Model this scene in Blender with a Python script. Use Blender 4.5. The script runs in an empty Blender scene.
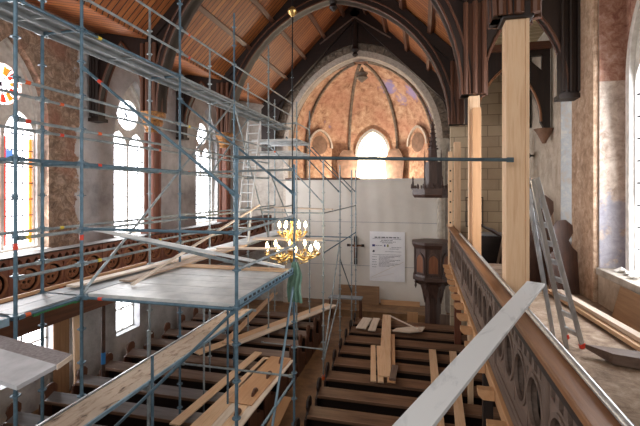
import bpy, bmesh, math, random
from mathutils import Vector, Matrix
random.seed(7)
PI = math.pi
COL = bpy.context.scene.collection
sc = bpy.context.scene

# ------------------------------------------------------------------ materials
def lin(h):
    if isinstance(h, str):
        h = h.lstrip('#'); h = [int(h[i:i+2], 16)/255 for i in (0, 2, 4)]
    return tuple((x/12.92 if x <= .04045 else ((x+.055)/1.055)**2.4) for x in h) + (1,)
MATS = {}
def newmat(name):
    m = bpy.data.materials.new(name); m.use_nodes = True
    MATS[name] = m
    nt = m.node_tree; b = nt.nodes['Principled BSDF']
    return m, nt, b
def nd(nt, t, **kw):
    n = nt.nodes.new(t)
    for k, v in kw.items(): setattr(n, k, v)
    return n
def coords(nt, stretch, rot=(0,0,0)):
    tc = nd(nt, 'ShaderNodeTexCoord'); mp = nd(nt, 'ShaderNodeMapping')
    mp.inputs['Scale'].default_value = stretch; mp.inputs['Rotation'].default_value = rot
    nt.links.new(tc.outputs['Object'], mp.inputs['Vector'])
    return mp.outputs['Vector']
def ramp(nt, fac, stops):
    r = nd(nt, 'ShaderNodeValToRGB'); e = r.color_ramp.elements
    while len(e) < len(stops): e.new(.5)
    for i, (p, c) in enumerate(stops): e[i].position = p; e[i].color = lin(c)
    nt.links.new(fac, r.inputs[0]); return r.outputs[0]
def mix(nt, fac, a, b, mode='MIX'):
    m = nd(nt, 'ShaderNodeMix', data_type='RGBA', blend_type=mode)
    for k, v in ((0, fac), (6, a), (7, b)):
        if hasattr(v, 'links') or hasattr(v, 'is_linked'): nt.links.new(v, m.inputs[k])
        else: m.inputs[k].default_value = v
    return m.outputs[2]
def bumpit(nt, b, h, strength, dist=.02):
    n = nd(nt, 'ShaderNodeBump'); n.inputs['Strength'].default_value = strength; n.inputs['Distance'].default_value = dist
    nt.links.new(h, n.inputs['Height']); nt.links.new(n.outputs[0], b.inputs['Normal'])
def noise(nt, vec, scale=4, detail=6, rough=.6, dist=0):
    n = nd(nt, 'ShaderNodeTexNoise'); n.inputs['Scale'].default_value = scale; n.inputs['Detail'].default_value = detail
    n.inputs['Roughness'].default_value = rough; n.inputs['Distortion'].default_value = dist
    nt.links.new(vec, n.inputs['Vector']); return n.outputs[0]
def mat(name, c1, c2=None, rough=.7, metal=0, scale=5, stretch=(1,1,1), bump=.15, detail=5, lo=.35, hi=.65, dist=0, c3=None):
    m, nt, b = newmat(name); b.inputs['Roughness'].default_value = rough; b.inputs['Metallic'].default_value = metal
    if c2 is None: b.inputs['Base Color'].default_value = lin(c1); return m
    f = noise(nt, coords(nt, stretch), scale, detail, .6, dist)
    st = [(lo, c1), (hi, c2)] if c3 is None else [(lo, c1), ((lo+hi)/2, c2), (hi, c3)]
    nt.links.new(ramp(nt, f, st), b.inputs['Base Color'])
    if bump: bumpit(nt, b, f, bump)
    return m
def emis(name, c, s):
    m, nt, b = newmat(name); b.inputs['Base Color'].default_value = lin(c)
    b.inputs['Emission Color'].default_value = lin(c); b.inputs['Emission Strength'].default_value = s; return m
def woods(key, c1, c2, rough=.65, c3=None, s=3.0):
    for ax, st in (('x', (.35, 5, 5)), ('y', (5, .35, 5)), ('z', (5, 5, .35))):
        mat(key+'_'+ax, c1, c2, rough, 0, s, st, .2, 6, .25, .75, .15, c3)
woods('darkwood', '#160d0a', '#2a1914', .55)
woods('pulpitwood', '#37262280'[:7], '#5c443c', .45)
woods('brownwood', '#44281c', '#6a432f', .5)
woods('redwood', '#5a3022', '#7e4a35', .55)
woods('greywood', '#4e3e37', '#7d695e', .6)
woods('pewwood', '#553d30', '#8a6a54', .45)
woods('pewtop', '#64524a', '#8d7a6e', .5)
woods('pewgrey', '#6f6b6c', '#918c8d', .45)
woods('newwood', '#c49873', '#dfbe9c', .65, '#d2aa84')
woods('palewood', '#c9b5a2', '#e6d8ca', .65)
woods('oldplank', '#8d7462', '#b39d8a', .75, '#9c8878')
woods('honeywood', '#b8895f', '#cca078', .6)
woods('caprail', '#6b452c', '#9c6c45', .45)
woods('silhouette', '#3a2620', '#553a2e', .5)
woods('chip', '#7c5c42', '#9c7a5a', .8)
mat('steel', '#46606f', '#617c8e', .5, .25, 6, (1,1,1), 0)
mat('steel_dark', '#3a4c56', '#526570', .5, .3, 6, (1,1,1), 0)
mat('galv', '#7a8589', '#a0aaae', .5, .3, 8, (1,1,1), 0)
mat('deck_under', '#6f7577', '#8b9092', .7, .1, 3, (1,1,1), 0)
mat('stained_plank', '#4a3a30', '#a8927e', .8, 0, 3.2, (3,1,3), .2, 6, .3, .5, 1.0, '#bda996')
mat('deck_steel', '#b9bcbe', '#dcdddd', .5, .15, 3, (1,1,1), .05)
mat('deck_blue', '#6a8798', '#86a0b0', .5, .25, 3, (1,1,1), 0)
mat('deck_grey', '#84898e', '#9a9ea3', .55, .2, 3, (1,1,1), .1)
mat('alu', '#a9adb2', '#c8cbce', .35, .6, 12, (1,1,.2), 0)
mat('rough_board', '#766e70', '#8f8789', .85, 0, 30, (1,1,1), .3)
mat('smooth_board', '#9d9ea4', '#b4b4ba', .6, 0, 4, (1,1,1), .05)
mat('red_plastic', '#d8402a', rough=.5); mat('orange_plastic', '#e0602a', rough=.5); mat('yellow_plastic', '#d8c040', rough=.5)
mat('green_plastic', '#2f7a4a', rough=.5); mat('blue_tape', '#2f78b8', rough=.5)
mat('white_plaster', '#c9c4be', '#e6e2dc', .8, 0, 3, (1,1,1), .15)
mat('brass', '#a88448', '#d4b878', .3, .8, 9, (1,1,1), 0)
mat('dark_iron', '#1c1d1f', '#2c2c2e', .4, .6)
mat('gold_leaf', '#5a3a20', '#b0783c', .6, .1, 14, (1,1,1), .6)
mat('green_cloth', '#587a6a', '#7a9c8a', .9, 0, 6, (1,1,1), .3)
mat('paint_plank', '#98a0a8', '#d2d6da', .5, 0, 1.6, (1.2,3,3), .03, 7, .28, .5, 1.0)
mat('white_sheet', '#d3ccc4', '#e2dcd4', .7, 0, .5, (1,1,1), .05)
mat('banner_white', '#ecebf0', '#f6f5f8', .6, 0, 2, (1,1,1), 0)
mat('ink', '#7d7c88', rough=.8); mat('ink_dark', '#4b4a58', rough=.8); mat('flag_blue', '#28337a', rough=.7); mat('crest_olive', '#8a8a5a', rough=.7)
mat('stone_trim', '#5d524a', '#8a7b6c', .85, 0, 7, (1,1,1), .5)
mat('stone_light', '#a59a8e', '#c9bfb2', .85, 0, 4, (1,1,1), .3)
mat('tracery', '#b9b4ae', '#d6d2cc', .8, 0, 6, (1,1,1), .2)
mat('lead', '#30343a', rough=.6)
mat('board_brown', '#6e5444', '#8c6c5a', .8, 0, 4, (1,1,1), .1)
mat('silhouette_wood', '#3a2620', '#553a2e', .5, 0, 3, (5,5,.4), .1)
mat('floor_tile', '#6e5138', '#94714f', .55, 0, 2.5, (1,1,1), .1, 8)
mat('pipe_brown', '#3c2c26', '#5a4238', .5, .3)
mat('concrete', '#9a9288', '#b7afa5', .9, 0, 4, (1,1,1), .3)
emis('daylight', '#f4f8ff', 9.0)
emis('daylight_soft', '#fff8ee', 3.0)
emis('daylight_warm', '#fff0d2', 5.0)
emis('glass_red', '#e8402a', 1.0); emis('glass_orange', '#f09030', 1.0); emis('glass_blue', '#6090d8', 1.0)
emis('flame', '#ffdca0', 40.0)

# left wall plaster: brown rubble near the camera, grey plaster beyond, by position along the wall
def wall_mat(name, rub=(8.9, 9.9), dark='#7a6e66'):
    m, nt, b = newmat(name); b.inputs['Roughness'].default_value = .9
    v = coords(nt, (1,1,1))
    n1 = noise(nt, v, 1.1, 8, .65); n2 = noise(nt, v, 5, 9, .8, .8)
    vo = nd(nt, 'ShaderNodeTexVoronoi'); vo.inputs['Scale'].default_value = 4.5; nt.links.new(v, vo.inputs['Vector'])
    rubble = ramp(nt, n2, [(.32, '#5e4d42'), (.5, '#a28c7a'), (.66, '#d8c6b4')])
    rubble = mix(nt, .35, rubble, ramp(nt, vo.outputs['Distance'], [(0, '#b09a86'), (.6, '#5e4e42')]), 'OVERLAY')
    n3 = noise(nt, v, .55, 3, .5)
    grey = ramp(nt, n1, [(.3, '#8c8a8a'), (.5, '#b0afb0'), (.7, '#c8c7c8')])
    red = ramp(nt, n1, [(.35, '#7a4238'), (.6, '#a06a58')])
    sp = nd(nt, 'ShaderNodeSeparateXYZ'); nt.links.new(v, sp.inputs[0])
    ad = nd(nt, 'ShaderNodeMath', operation='MULTIPLY_ADD'); nt.links.new(n1, ad.inputs[0]); ad.inputs[1].default_value = 1.6
    nt.links.new(sp.outputs[1], ad.inputs[2])
    mr = nd(nt, 'ShaderNodeMapRange'); mr.inputs[1].default_value = rub[1]+.78; mr.inputs[2].default_value = rub[1]+.84
    nt.links.new(ad.outputs[0], mr.inputs[0])
    rz = nd(nt, 'ShaderNodeMapRange'); rz.inputs[1].default_value = .52; rz.inputs[2].default_value = .6; nt.links.new(n3, rz.inputs[0])
    rub2 = mix(nt, rz.outputs[0], rubble, mix(nt, .5, rubble, red))
    # below the gallery it is grey plaster everywhere
    mz = nd(nt, 'ShaderNodeMapRange'); mz.inputs[1].default_value = 3.6; mz.inputs[2].default_value = 3.3; nt.links.new(sp.outputs[2], mz.inputs[0])
    mx = nd(nt, 'ShaderNodeMath', operation='MAXIMUM'); nt.links.new(mr.outputs[0], mx.inputs[0]); nt.links.new(mz.outputs[0], mx.inputs[1])
    nt.links.new(mix(nt, mx.outputs[0], rub2, grey), b.inputs['Base Color'])
    bumpit(nt, b, n2, .9, .05)
    return m
wall_mat('wall_left_plaster')
def rubble_mat(name, a, b_, c, blue=False, brick=False, sc_=6):
    m, nt, b = newmat(name); b.inputs['Roughness'].default_value = .9
    v = coords(nt, (1,1,1)); n = noise(nt, v, sc_, 9, .72, .5); col = ramp(nt, n, [(.32, a), (.5, b_), (.68, c)])
    if blue:
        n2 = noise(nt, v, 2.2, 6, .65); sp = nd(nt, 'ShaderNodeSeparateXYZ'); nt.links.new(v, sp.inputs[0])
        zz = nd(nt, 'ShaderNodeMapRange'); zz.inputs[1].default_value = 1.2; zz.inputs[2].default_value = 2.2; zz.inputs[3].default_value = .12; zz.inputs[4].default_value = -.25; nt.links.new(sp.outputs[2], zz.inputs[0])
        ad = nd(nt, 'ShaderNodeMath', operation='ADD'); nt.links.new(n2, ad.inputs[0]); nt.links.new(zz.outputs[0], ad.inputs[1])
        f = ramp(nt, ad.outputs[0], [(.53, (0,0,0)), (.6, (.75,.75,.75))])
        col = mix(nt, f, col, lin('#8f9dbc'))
    if brick:
        br = nd(nt, 'ShaderNodeTexBrick'); nt.links.new(coords(nt, (1,1,1), (PI/2,0,0)), br.inputs['Vector'])
        br.inputs['Scale'].default_value = 1.0; br.inputs['Mortar Size'].default_value = .012; br.inputs['Brick Width'].default_value = .75; br.inputs['Row Height'].default_value = .38
        br.inputs['Color1'].default_value = lin('#c8b69c'); br.inputs['Color2'].default_value = lin('#b09c86'); br.inputs['Mortar'].default_value = lin('#6e6054')
        col = mix(nt, .75, col, br.outputs[0])
    nt.links.new(col, b.inputs['Base Color']); bumpit(nt, b, n, .5, .04)
    return m
rubble_mat('pier_stone', '#8f7561', '#b89c85', '#d2bca8')
rubble_mat('jamb_blue', '#a39a90', '#9aa1ac', '#b8b4ae', sc_=4)
rubble_mat('red_rubble', '#7a4c42', '#a9806e', '#c8aca0')
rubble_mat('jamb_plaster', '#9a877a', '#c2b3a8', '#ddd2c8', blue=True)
rubble_mat('rough_plaster', '#9c8c7c', '#b8aa9a', '#cbbfb0', sc_=2.5)
rubble_mat('blocks', '#a8967e', '#bca98e', '#cdbba2', brick=True, sc_=3)
rubble_mat('chancel_plaster', '#8f8780', '#a8a098', '#bfb8b0', sc_=2)
rubble_mat('arch_plaster', '#a89a8e', '#c4b8ac', '#d8cdc2', sc_=10)
rubble_mat('dusty_floor', '#6e5a4a', '#94806e', '#b8a694', sc_=4)
def apse_mat():
    m, nt, b = newmat('apse_paint'); b.inputs['Roughness'].default_value = .85
    v = coords(nt, (1,1,1)); n = noise(nt, v, 3.2, 9, .7, .4); n2 = noise(nt, v, .8, 3, .5)
    col = ramp(nt, n, [(.32, '#7c5644'), (.48, '#b48b70'), (.68, '#d9bca0')])
    col = mix(nt, ramp(nt, n2, [(.45, (0,0,0)), (.62, (1,1,1))]), col, mix(nt, .5, col, lin('#b8806a')))
    # violet paint remnant high on the right vault, a second small one low left
    def blob(cx, cy, cz, r):
        d = nd(nt, 'ShaderNodeVectorMath', operation='DISTANCE'); nt.links.new(v, d.inputs[0]); d.inputs[1].default_value = (cx, cy, cz)
        a = nd(nt, 'ShaderNodeMath', operation='MULTIPLY_ADD'); nt.links.new(n, a.inputs[0]); a.inputs[1].default_value = 1.3; nt.links.new(d.outputs['Value'], a.inputs[2])
        mr = nd(nt, 'ShaderNodeMapRange'); mr.inputs[1].default_value = r+.75; mr.inputs[2].default_value = r+.5; nt.links.new(a.outputs[0], mr.inputs[0])
        return mr.outputs[0]
    for q in ((-1.75, 22.2, 11.2, .42), (-1.15, 22.3, 10.5, .3), (-.5, 21.5, 10.7, .38), (-4.95, 22.6, 9.3, .3), (.35, 21.2, 9.5, .3)):
        bm_ = nd(nt, 'ShaderNodeMath', operation='MULTIPLY'); bm_.inputs[1].default_value = .7; nt.links.new(blob(*q), bm_.inputs[0])
        col = mix(nt, bm_.outputs[0], col, lin('#8f90d0'))
    nt.links.new(col, b.inputs['Base Color']); bumpit(nt, b, n, .3, .03)
apse_mat()
def ceiling_mat(name, c, w=.13, lo='#8f4e26', hi='#c47a40', gap='#3a1c10'):
    m, nt, b = newmat(name); b.inputs['Roughness'].default_value = .55
    v = coords(nt, (1,1,1)); sp = nd(nt, 'ShaderNodeSeparateXYZ'); nt.links.new(v, sp.inputs[0])
    dv = nd(nt, 'ShaderNodeMath', operation='DIVIDE'); nt.links.new(sp.outputs[1], dv.inputs[0]); dv.inputs[1].default_value = w
    fr = nd(nt, 'ShaderNodeMath', operation='FRACT'); nt.links.new(dv.outputs[0], fr.inputs[0])
    fl = nd(nt, 'ShaderNodeMath', operation='FLOOR'); nt.links.new(dv.outputs[0], fl.inputs[0])
    wn = nd(nt, 'ShaderNodeTexWhiteNoise', noise_dimensions='1D'); nt.links.new(fl.outputs[0], wn.inputs['W'])
    n = noise(nt, coords(nt, (.6, 6, .6)), 3, 5, .6)
    av = nd(nt, 'ShaderNodeMath', operation='MULTIPLY_ADD'); nt.links.new(wn.outputs[0], av.inputs[0]); av.inputs[1].default_value = .35; nt.links.new(n, av.inputs[2])
    col = ramp(nt, av.outputs[0], [(.4, lo), (.9, hi)])
    lt = nd(nt, 'ShaderNodeMath', operation='LESS_THAN'); nt.links.new(fr.outputs[0], lt.inputs[0]); lt.inputs[1].default_value = .16
    nt.links.new(mix(nt, lt.outputs[0], col, lin(gap)), b.inputs['Base Color'])
    iv = nd(nt, 'ShaderNodeMath', operation='SUBTRACT'); iv.inputs[0].default_value = 1; nt.links.new(lt.outputs[0], iv.inputs[1])
    bumpit(nt, b, iv.outputs[0], .6, .02)
ceiling_mat('roof_boards', None, .19, '#783f1e', '#ad6a37', '#1c0c07')
ceiling_mat('lit_boards', None, .13, '#a89474', '#d8c8a4', '#7a684e')  # brighter light on the right gallery ceiling is put into this paler board colour

# ------------------------------------------------------------------ mesh helpers
class MB:
    def __init__(s): s.v = []; s.f = []
    def add(s, vs, fs):
        o = len(s.v); s.v += [tuple(x) for x in vs]; s.f += [tuple(i+o for i in f) for f in fs]; return s
    def box(s, x0, x1, y0, y1, z0, z1):
        return s.add([(x, y, z) for z in (z0, z1) for y in (y0, y1) for x in (x0, x1)],
                     [(0,2,3,1), (4,5,7,6), (0,1,5,4), (2,6,7,3), (0,4,6,2), (1,3,7,5)])
    def bar(s, p, q, w, t, up=(0,0,1)):
        p, q = Vector(p), Vector(q); d = (q-p).normalized(); u = Vector(up)
        if abs(d.dot(u)) > .98: u = Vector((0,1,0))
        r = d.cross(u).normalized(); u = r.cross(d).normalized()
        vs = [e + r*a*w/2 + u*b*t/2 for e in (p, q) for b in (-1, 1) for a in (-1, 1)]
        return s.add(vs, [(0,1,3,2), (4,6,7,5), (0,4,5,1), (2,3,7,6), (0,2,6,4), (1,5,7,3)])
    def tube(s, pts, r, n=8, caps=True):
        pts = [Vector(p) for p in pts]; rr = r if isinstance(r, (list, tuple)) else [r]*len(pts)
        rings = []; u = None
        for i, p in enumerate(pts):
            a = pts[max(0, i-1)]; b = pts[min(len(pts)-1, i+1)]; d = (b-a).normalized()
            if u is None: u = Vector((0,0,1)) if abs(d.z) < .9 else Vector((1,0,0))
            u = (u - d*u.dot(d)).normalized(); w = d.cross(u)
            rings.append([p + (u*math.cos(2*PI*k/n) + w*math.sin(2*PI*k/n))*rr[i] for k in range(n)])
        vs = [v for g in rings for v in g]; fs = []
        for i in range(len(pts)-1):
            for k in range(n): fs.append((i*n+k, i*n+(k+1) % n, (i+1)*n+(k+1) % n, (i+1)*n+k))
        if caps: fs += [tuple(range(n))[::-1], tuple(range((len(pts)-1)*n, len(pts)*n))]
        return s.add(vs, fs)
    def lathe(s, prof, c, n=16, a0=0, a1=2*PI):
        full = abs(a1-a0-2*PI) < 1e-6; m = n if full else n+1
        vs = [(c[0]+r*math.cos(a0+(a1-a0)*k/n), c[1]+r*math.sin(a0+(a1-a0)*k/n), c[2]+z) for r, z in prof for k in range(m)]
        fs = []
        for i in range(len(prof)-1):
            for k in range(n): k2 = (k+1) % m; fs.append((i*m+k, i*m+k2, (i+1)*m+k2, (i+1)*m+k))
        if full: fs += [tuple(range(m))[::-1], tuple(range((len(prof)-1)*m, len(prof)*m))]
        return s.add(vs, fs)
    def plate(s, outer, holes, t, fn):
        cu = bpy.data.curves.new('tmp', 'CURVE'); cu.dimensions = '2D'; cu.fill_mode = 'BOTH'; cu.extrude = t/2
        for pts in [outer]+list(holes):
            sp = cu.splines.new('POLY'); sp.points.add(len(pts)-1); sp.use_cyclic_u = True
            for q, p in zip(sp.points, pts): q.co = (p[0], p[1], 0, 1)
        o = bpy.data.objects.new('tmp', cu); COL.objects.link(o)
        dg = bpy.context.evaluated_depsgraph_get(); dg.update()
        me = bpy.data.meshes.new_from_object(o.evaluated_get(dg))
        s.add([fn(*v.co) for v in me.vertices], [tuple(p.vertices) for p in me.polygons])
        bpy.data.objects.remove(o); bpy.data.curves.remove(cu); bpy.data.meshes.remove(me); return s
    def build(s, name, m, parent=None, smooth=False, bevel=0, origin=None):
        me = bpy.data.meshes.new(name)
        o = bpy.data.objects.new(name, me); COL.objects.link(o)
        off = Vector((0,0,0))
        if parent is not None:
            o.parent = parent; q = parent
            while q is not None: off += q.location; q = q.parent
        if origin is not None: o.location = Vector(origin) - off; off = Vector(origin)
        me.from_pydata([tuple(Vector(v)-off) for v in s.v], [], s.f)
        bm = bmesh.new(); bm.from_mesh(me); bmesh.ops.remove_doubles(bm, verts=bm.verts, dist=1e-5)
        bmesh.ops.recalc_face_normals(bm, faces=bm.faces); bm.to_mesh(me); bm.free()
        me.materials.append(MATS[m] if isinstance(m, str) else m)
        if smooth:
            for p in me.polygons: p.use_smooth = True
            try: me.set_sharp_from_angle(angle=math.radians(40))
            except Exception: pass
        if bevel:
            b = o.modifiers.new('b', 'BEVEL'); b.width = bevel; b.segments = 2; b.limit_method = 'ANGLE'
        return o
def B(*a): return MB().box(*a)
def T(pts, r, n=8): return MB().tube(pts, r, n)
def tag(o, label=None, cat=None, group=None, kind=None):
    if label: o['label'] = label
    if cat: o['category'] = cat
    if group: o['group'] = group
    if kind: o['kind'] = kind
    return o
def struct(o): o['kind'] = 'structure'; return o
def empty(name, loc, label=None, cat=None, group=None):
    o = bpy.data.objects.new(name, None); COL.objects.link(o); o.location = loc; o.empty_display_size = .1
    return tag(o, label, cat, group)
KIDS = {}
def copy_tree(o, parent=None):
    c = o.copy(); COL.objects.link(c)
    if parent is not None: c.parent = parent
    for ch in [q for q in COL.objects if q.parent == o]: copy_tree(ch, c)
    return c
def plank(name, p, q, w, t, m, label=None, cat='plank', group=None, up=(0,0,1), parent=None, bevel=.003):
    p, q = Vector(p), Vector(q); L = (q-p).length; d = (q-p)/L; u = Vector(up)
    r = d.cross(u).normalized(); u = r.cross(d).normalized()
    o = B(0, L, -w/2, w/2, -t/2, t/2).build(name, m+'_x' if m+'_x' in MATS else m, None, bevel=bevel)
    o.matrix_world = Matrix.Translation(p) @ Matrix((d, -r, u)).transposed().to_4x4()
    if parent is not None:
        o.parent = parent; o.matrix_parent_inverse = Matrix.Translation(parent.location).inverted()
    return tag(o, label, cat, group) if label else o
def garch(cx, a, zs, rise, n=10, z0=None):
    "gothic arch outline (points from left foot over the apex to right foot)"
    if rise < a: rise = a
    R = (a*a+rise*rise)/(2*a); th = math.asin(min(1, rise/R)) if R > rise else PI/2
    th = math.acos(max(-1, (R-a)/R))
    L = [(cx-a+R - R*math.cos(th*k/n), zs + R*math.sin(th*k/n)) for k in range(n+1)]
    Rr = [(2*cx-x, z) for x, z in L[:-1]][::-1]
    pts = L+Rr
    if z0 is not None: pts = [(cx-a, z0)] + pts + [(cx+a, z0)]
    return pts
def circ(cx, cz, r, n=20): return [(cx+r*math.cos(2*PI*k/n), cz+r*math.sin(2*PI*k/n)) for k in range(n)]

# ------------------------------------------------------------------ camera
cam = bpy.data.objects.new('camera', bpy.data.cameras.new('camera')); COL.objects.link(cam)
cam.location = (0, 0, 5.7); cam.rotation_euler = (PI/2, 0, math.atan(102/410))
cam.data.sensor_width = 36; cam.data.lens = 410/640*36; cam.data.shift_y = -23/640
sc.camera = cam

# ------------------------------------------------------------------ the room
XC = -3.1                      # nave axis
XL, XR = -9.7, 3.5             # side walls
GX_L, GX_R = -7.35, .95        # nave faces of the two galleries
CXL, CXR = -7.6, 1.2           # arcade column lines
GZ = 3.4                       # gallery floor
YF = 19.9                      # chancel arch wall
TR = [5.9, 10.4, 14.9, 19.4]   # roof trusses

struct(B(XL-.5, XR+.5, -1, YF, -.3, 0).build('floor', 'floor_tile'))
struct(B(-5.9, .3, 18.2, 23.7, 0, .3).build('trim_1', 'floor_tile'))
# walls
WLW = [(7.9, .88), (12.32, .9), (17.25, .85)]
holes = [garch(c, a+.12, 7.4, 2.1, 10, 4.15) for c, a in WLW]
holes += [[(7.6, .95), (9.1, .95), (9.1, 2.1), (8.35, 2.35), (7.6, 2.1)], [(11.4, .9), (12.55, .9), (12.55, 2.35), (11.4, 2.35)],
          [(16.2, .9), (17.4, .9), (17.4, 2.35), (16.2, 2.35)]]
struct(MB().plate([(1, 0), (YF, 0), (YF, 11), (1, 11)], holes, .5, lambda a, b, c: (XL-.25+c, a, b)).build('wall_left', 'wall_left_plaster'))
RW = [(8.05, 1.4), (11.6, .75)]
rh = [[(6.65, 4.1), (9.45, 4.1), (9.45, 10.6), (6.65, 10.6)], garch(11.35, .5, 8.0, 1.0, 10, 4.3)]
wr = struct(MB().plate([(1, 0), (15.8, 0), (15.8, 11), (1, 11)], rh, .5, lambda a, b, c: (XR+.25+c, a, b)).build('wall_right', 'rough_plaster'))
struct(B(XR-.02, XR+.02, 1.0, 9.45, 3.4, 4.1).build('trim_2', 'rough_plaster'))
struct(B(1.0, XR+.5, 15.5, 15.9, 0, 11).build('wall_back_right', 'blocks'))
# chancel wall with the big arch
AX, AR, AZ, ARISE = -2.95, 3.6, 8.0, 4.15
ap = garch(AX, AR, AZ, ARISE, 16, .0)
outer = [(XL-.3, 0)] + ap + [(XR+.5, 0), (XR+.5, 15), (XL-.3, 15)]
struct(MB().plate(outer, [], .5, lambda a, b, c: (a, YF+.25+c, b)).build('wall_front', 'chancel_plaster'))
ai = garch(AX, AR+.02, AZ, ARISE+.02, 16); ao = garch(AX, AR+.28, AZ, ARISE+.32, 16); ao2 = garch(AX, AR+.72, AZ, ARISE+.85, 16)
struct(MB().plate([(AX-AR-.02, 0)]+ai+[(AX+AR+.02, 0), (AX+AR+.28, 0)]+ao[::-1]+[(AX-AR-.28, 0)], [], .16, lambda a, b, c: (a, YF-.07+c, b)).build('trim_3', 'arch_plaster'))
# carved stone band: voussoirs with small bosses
vb = MB()
N = len(ao)
for i in range(N-1):
    a0, a1, b0, b1 = [Vector((x, 0, z)) for x, z in (ao[i], ao[i+1], ao2[i], ao2[i+1])]
    s0, s1 = .03, .97
    q = [a0.lerp(a1, s0), a0.lerp(a1, s1), b0.lerp(b1, s1), b0.lerp(b1, s0)]
    vs = [(p.x, YF-.2, p.z) for p in q] + [(p.x, YF+.02, p.z) for p in q]
    vb.add(vs, [(0,1,2,3), (4,7,6,5), (0,4,5,1), (1,5,6,2), (2,6,7,3), (3,7,4,0)])
    m_ = (q[0]+q[1]+q[2]+q[3])/4
    vb.lathe([(.001, -.0), (.06, .0)], (0,0,0), 4) if False else None
    for dx in (-.1, .1):
        vb.tube([(m_.x+dx, YF-.19, m_.z), (m_.x+dx, YF-.25, m_.z)], [.055, .03], 6)
struct(vb.build('trim_4', 'stone_trim'))
# apse: polygonal drum with a ribbed half dome
AY, ARR = 20.3, 3.7
prof = [(ARR, 0), (ARR, 8.0)] + [(ARR*math.cos(t), 8.0+4.1*math.sin(t)) for t in [PI/2*k/14 for k in range(1, 15)]]
prof[-1] = (.02, prof[-1][1])
struct(MB().lathe(prof, (AX, AY, 0), 32, 0, PI).build('wall_apse', 'apse_paint', smooth=True))
rib = MB()
for a in (2, 16, 64, 109, 154, 178):
    a = math.radians(a)
    pts = [(AX+(r-.06)*math.cos(a), AY+(r-.06)*math.sin(a), z) for r, z in prof[1:-1]]
    rib.tube([(pts[0][0], pts[0][1], 5.2)]+pts, .085, 6)
struct(rib.build('trim_5', 'stone_trim', smooth=True))
bs = MB().lathe([(.04, 0), (.16, .1), (.3, .22), (.24, .32), (.32, .45), (.12, .55), (.05, .75)], (AX, AY+.35, 11.15), 12)
tag(bs.build('keystone_boss', 'stone_trim', smooth=True), 'carved keystone boss hanging where the apse ribs meet', 'boss')

# roof
RZ, ES = 14.7, 1.0
ex = CXL-.15; ez = RZ-(XC-ex)*ES
ex2 = CXR+.15; ez2 = RZ-(ex2-XC)*ES
def slab(pts, y0, y1, t):
    (xa, za), (xb, zb) = pts; n = Vector((-(zb-za), 0, xb-xa)).normalized()*t
    if n.z < 0: n = -n
    vs = [(x+ (n.x if k else 0), y, z+(n.z if k else 0)) for k in (0, 1) for y in (y0, y1) for x, z in pts]
    return MB().add(vs, [(0,1,3,2), (4,6,7,5), (0,4,5,1), (2,3,7,6), (0,2,6,4), (1,5,7,3)])
struct(slab([(ex, ez), (XC, RZ)], 1, YF+.2, .15).build('ceiling_left', 'roof_boards'))
struct(slab([(XC, RZ), (ex2, ez2)], 1, YF+.2, .15).build('ceiling_right', 'roof_boards'))
struct(slab([(XL-.5, 10.6), (ex+.05, ez)], 1, YF+.2, .15).build('ceiling_gallery_left', 'roof_boards'))
struct(slab([(ex2-.05, ez2), (XR+.5, 10.4)], 1, YF+.2, .15).build('ceiling_gallery_right', 'lit_boards'))
ORD = ['lowest', 'second', 'third', 'highest']
for side, sg in (('left', -1), ('right', 1)):
    for k in range(4):
        d = 1.0+k*.95; x = XC+sg*(4.4-d); z = RZ-(4.4-d)*ES
        o = MB().bar((x, 4, z-.1), (x, YF, z-.1), .16, .2, (sg*.7, 0, .7)).build('roof_purlin', 'brownwood_y', bevel=.01)
        tag(o, '%s purlin from the eaves on the %s slope of the board roof' % (ORD[k], side), 'beam', 'purlins of the %s roof slope' % side)

# galleries
struct(B(XL, GX_L-.05, 1.0, YF-.1, GZ-.18, GZ).build('floor_gallery_left', 'brownwood_y'))
struct(B(GX_R+.05, XR, .9, 15.5, GZ-.18, GZ).build('floor_gallery_right', 'dusty_floor'))

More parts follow.
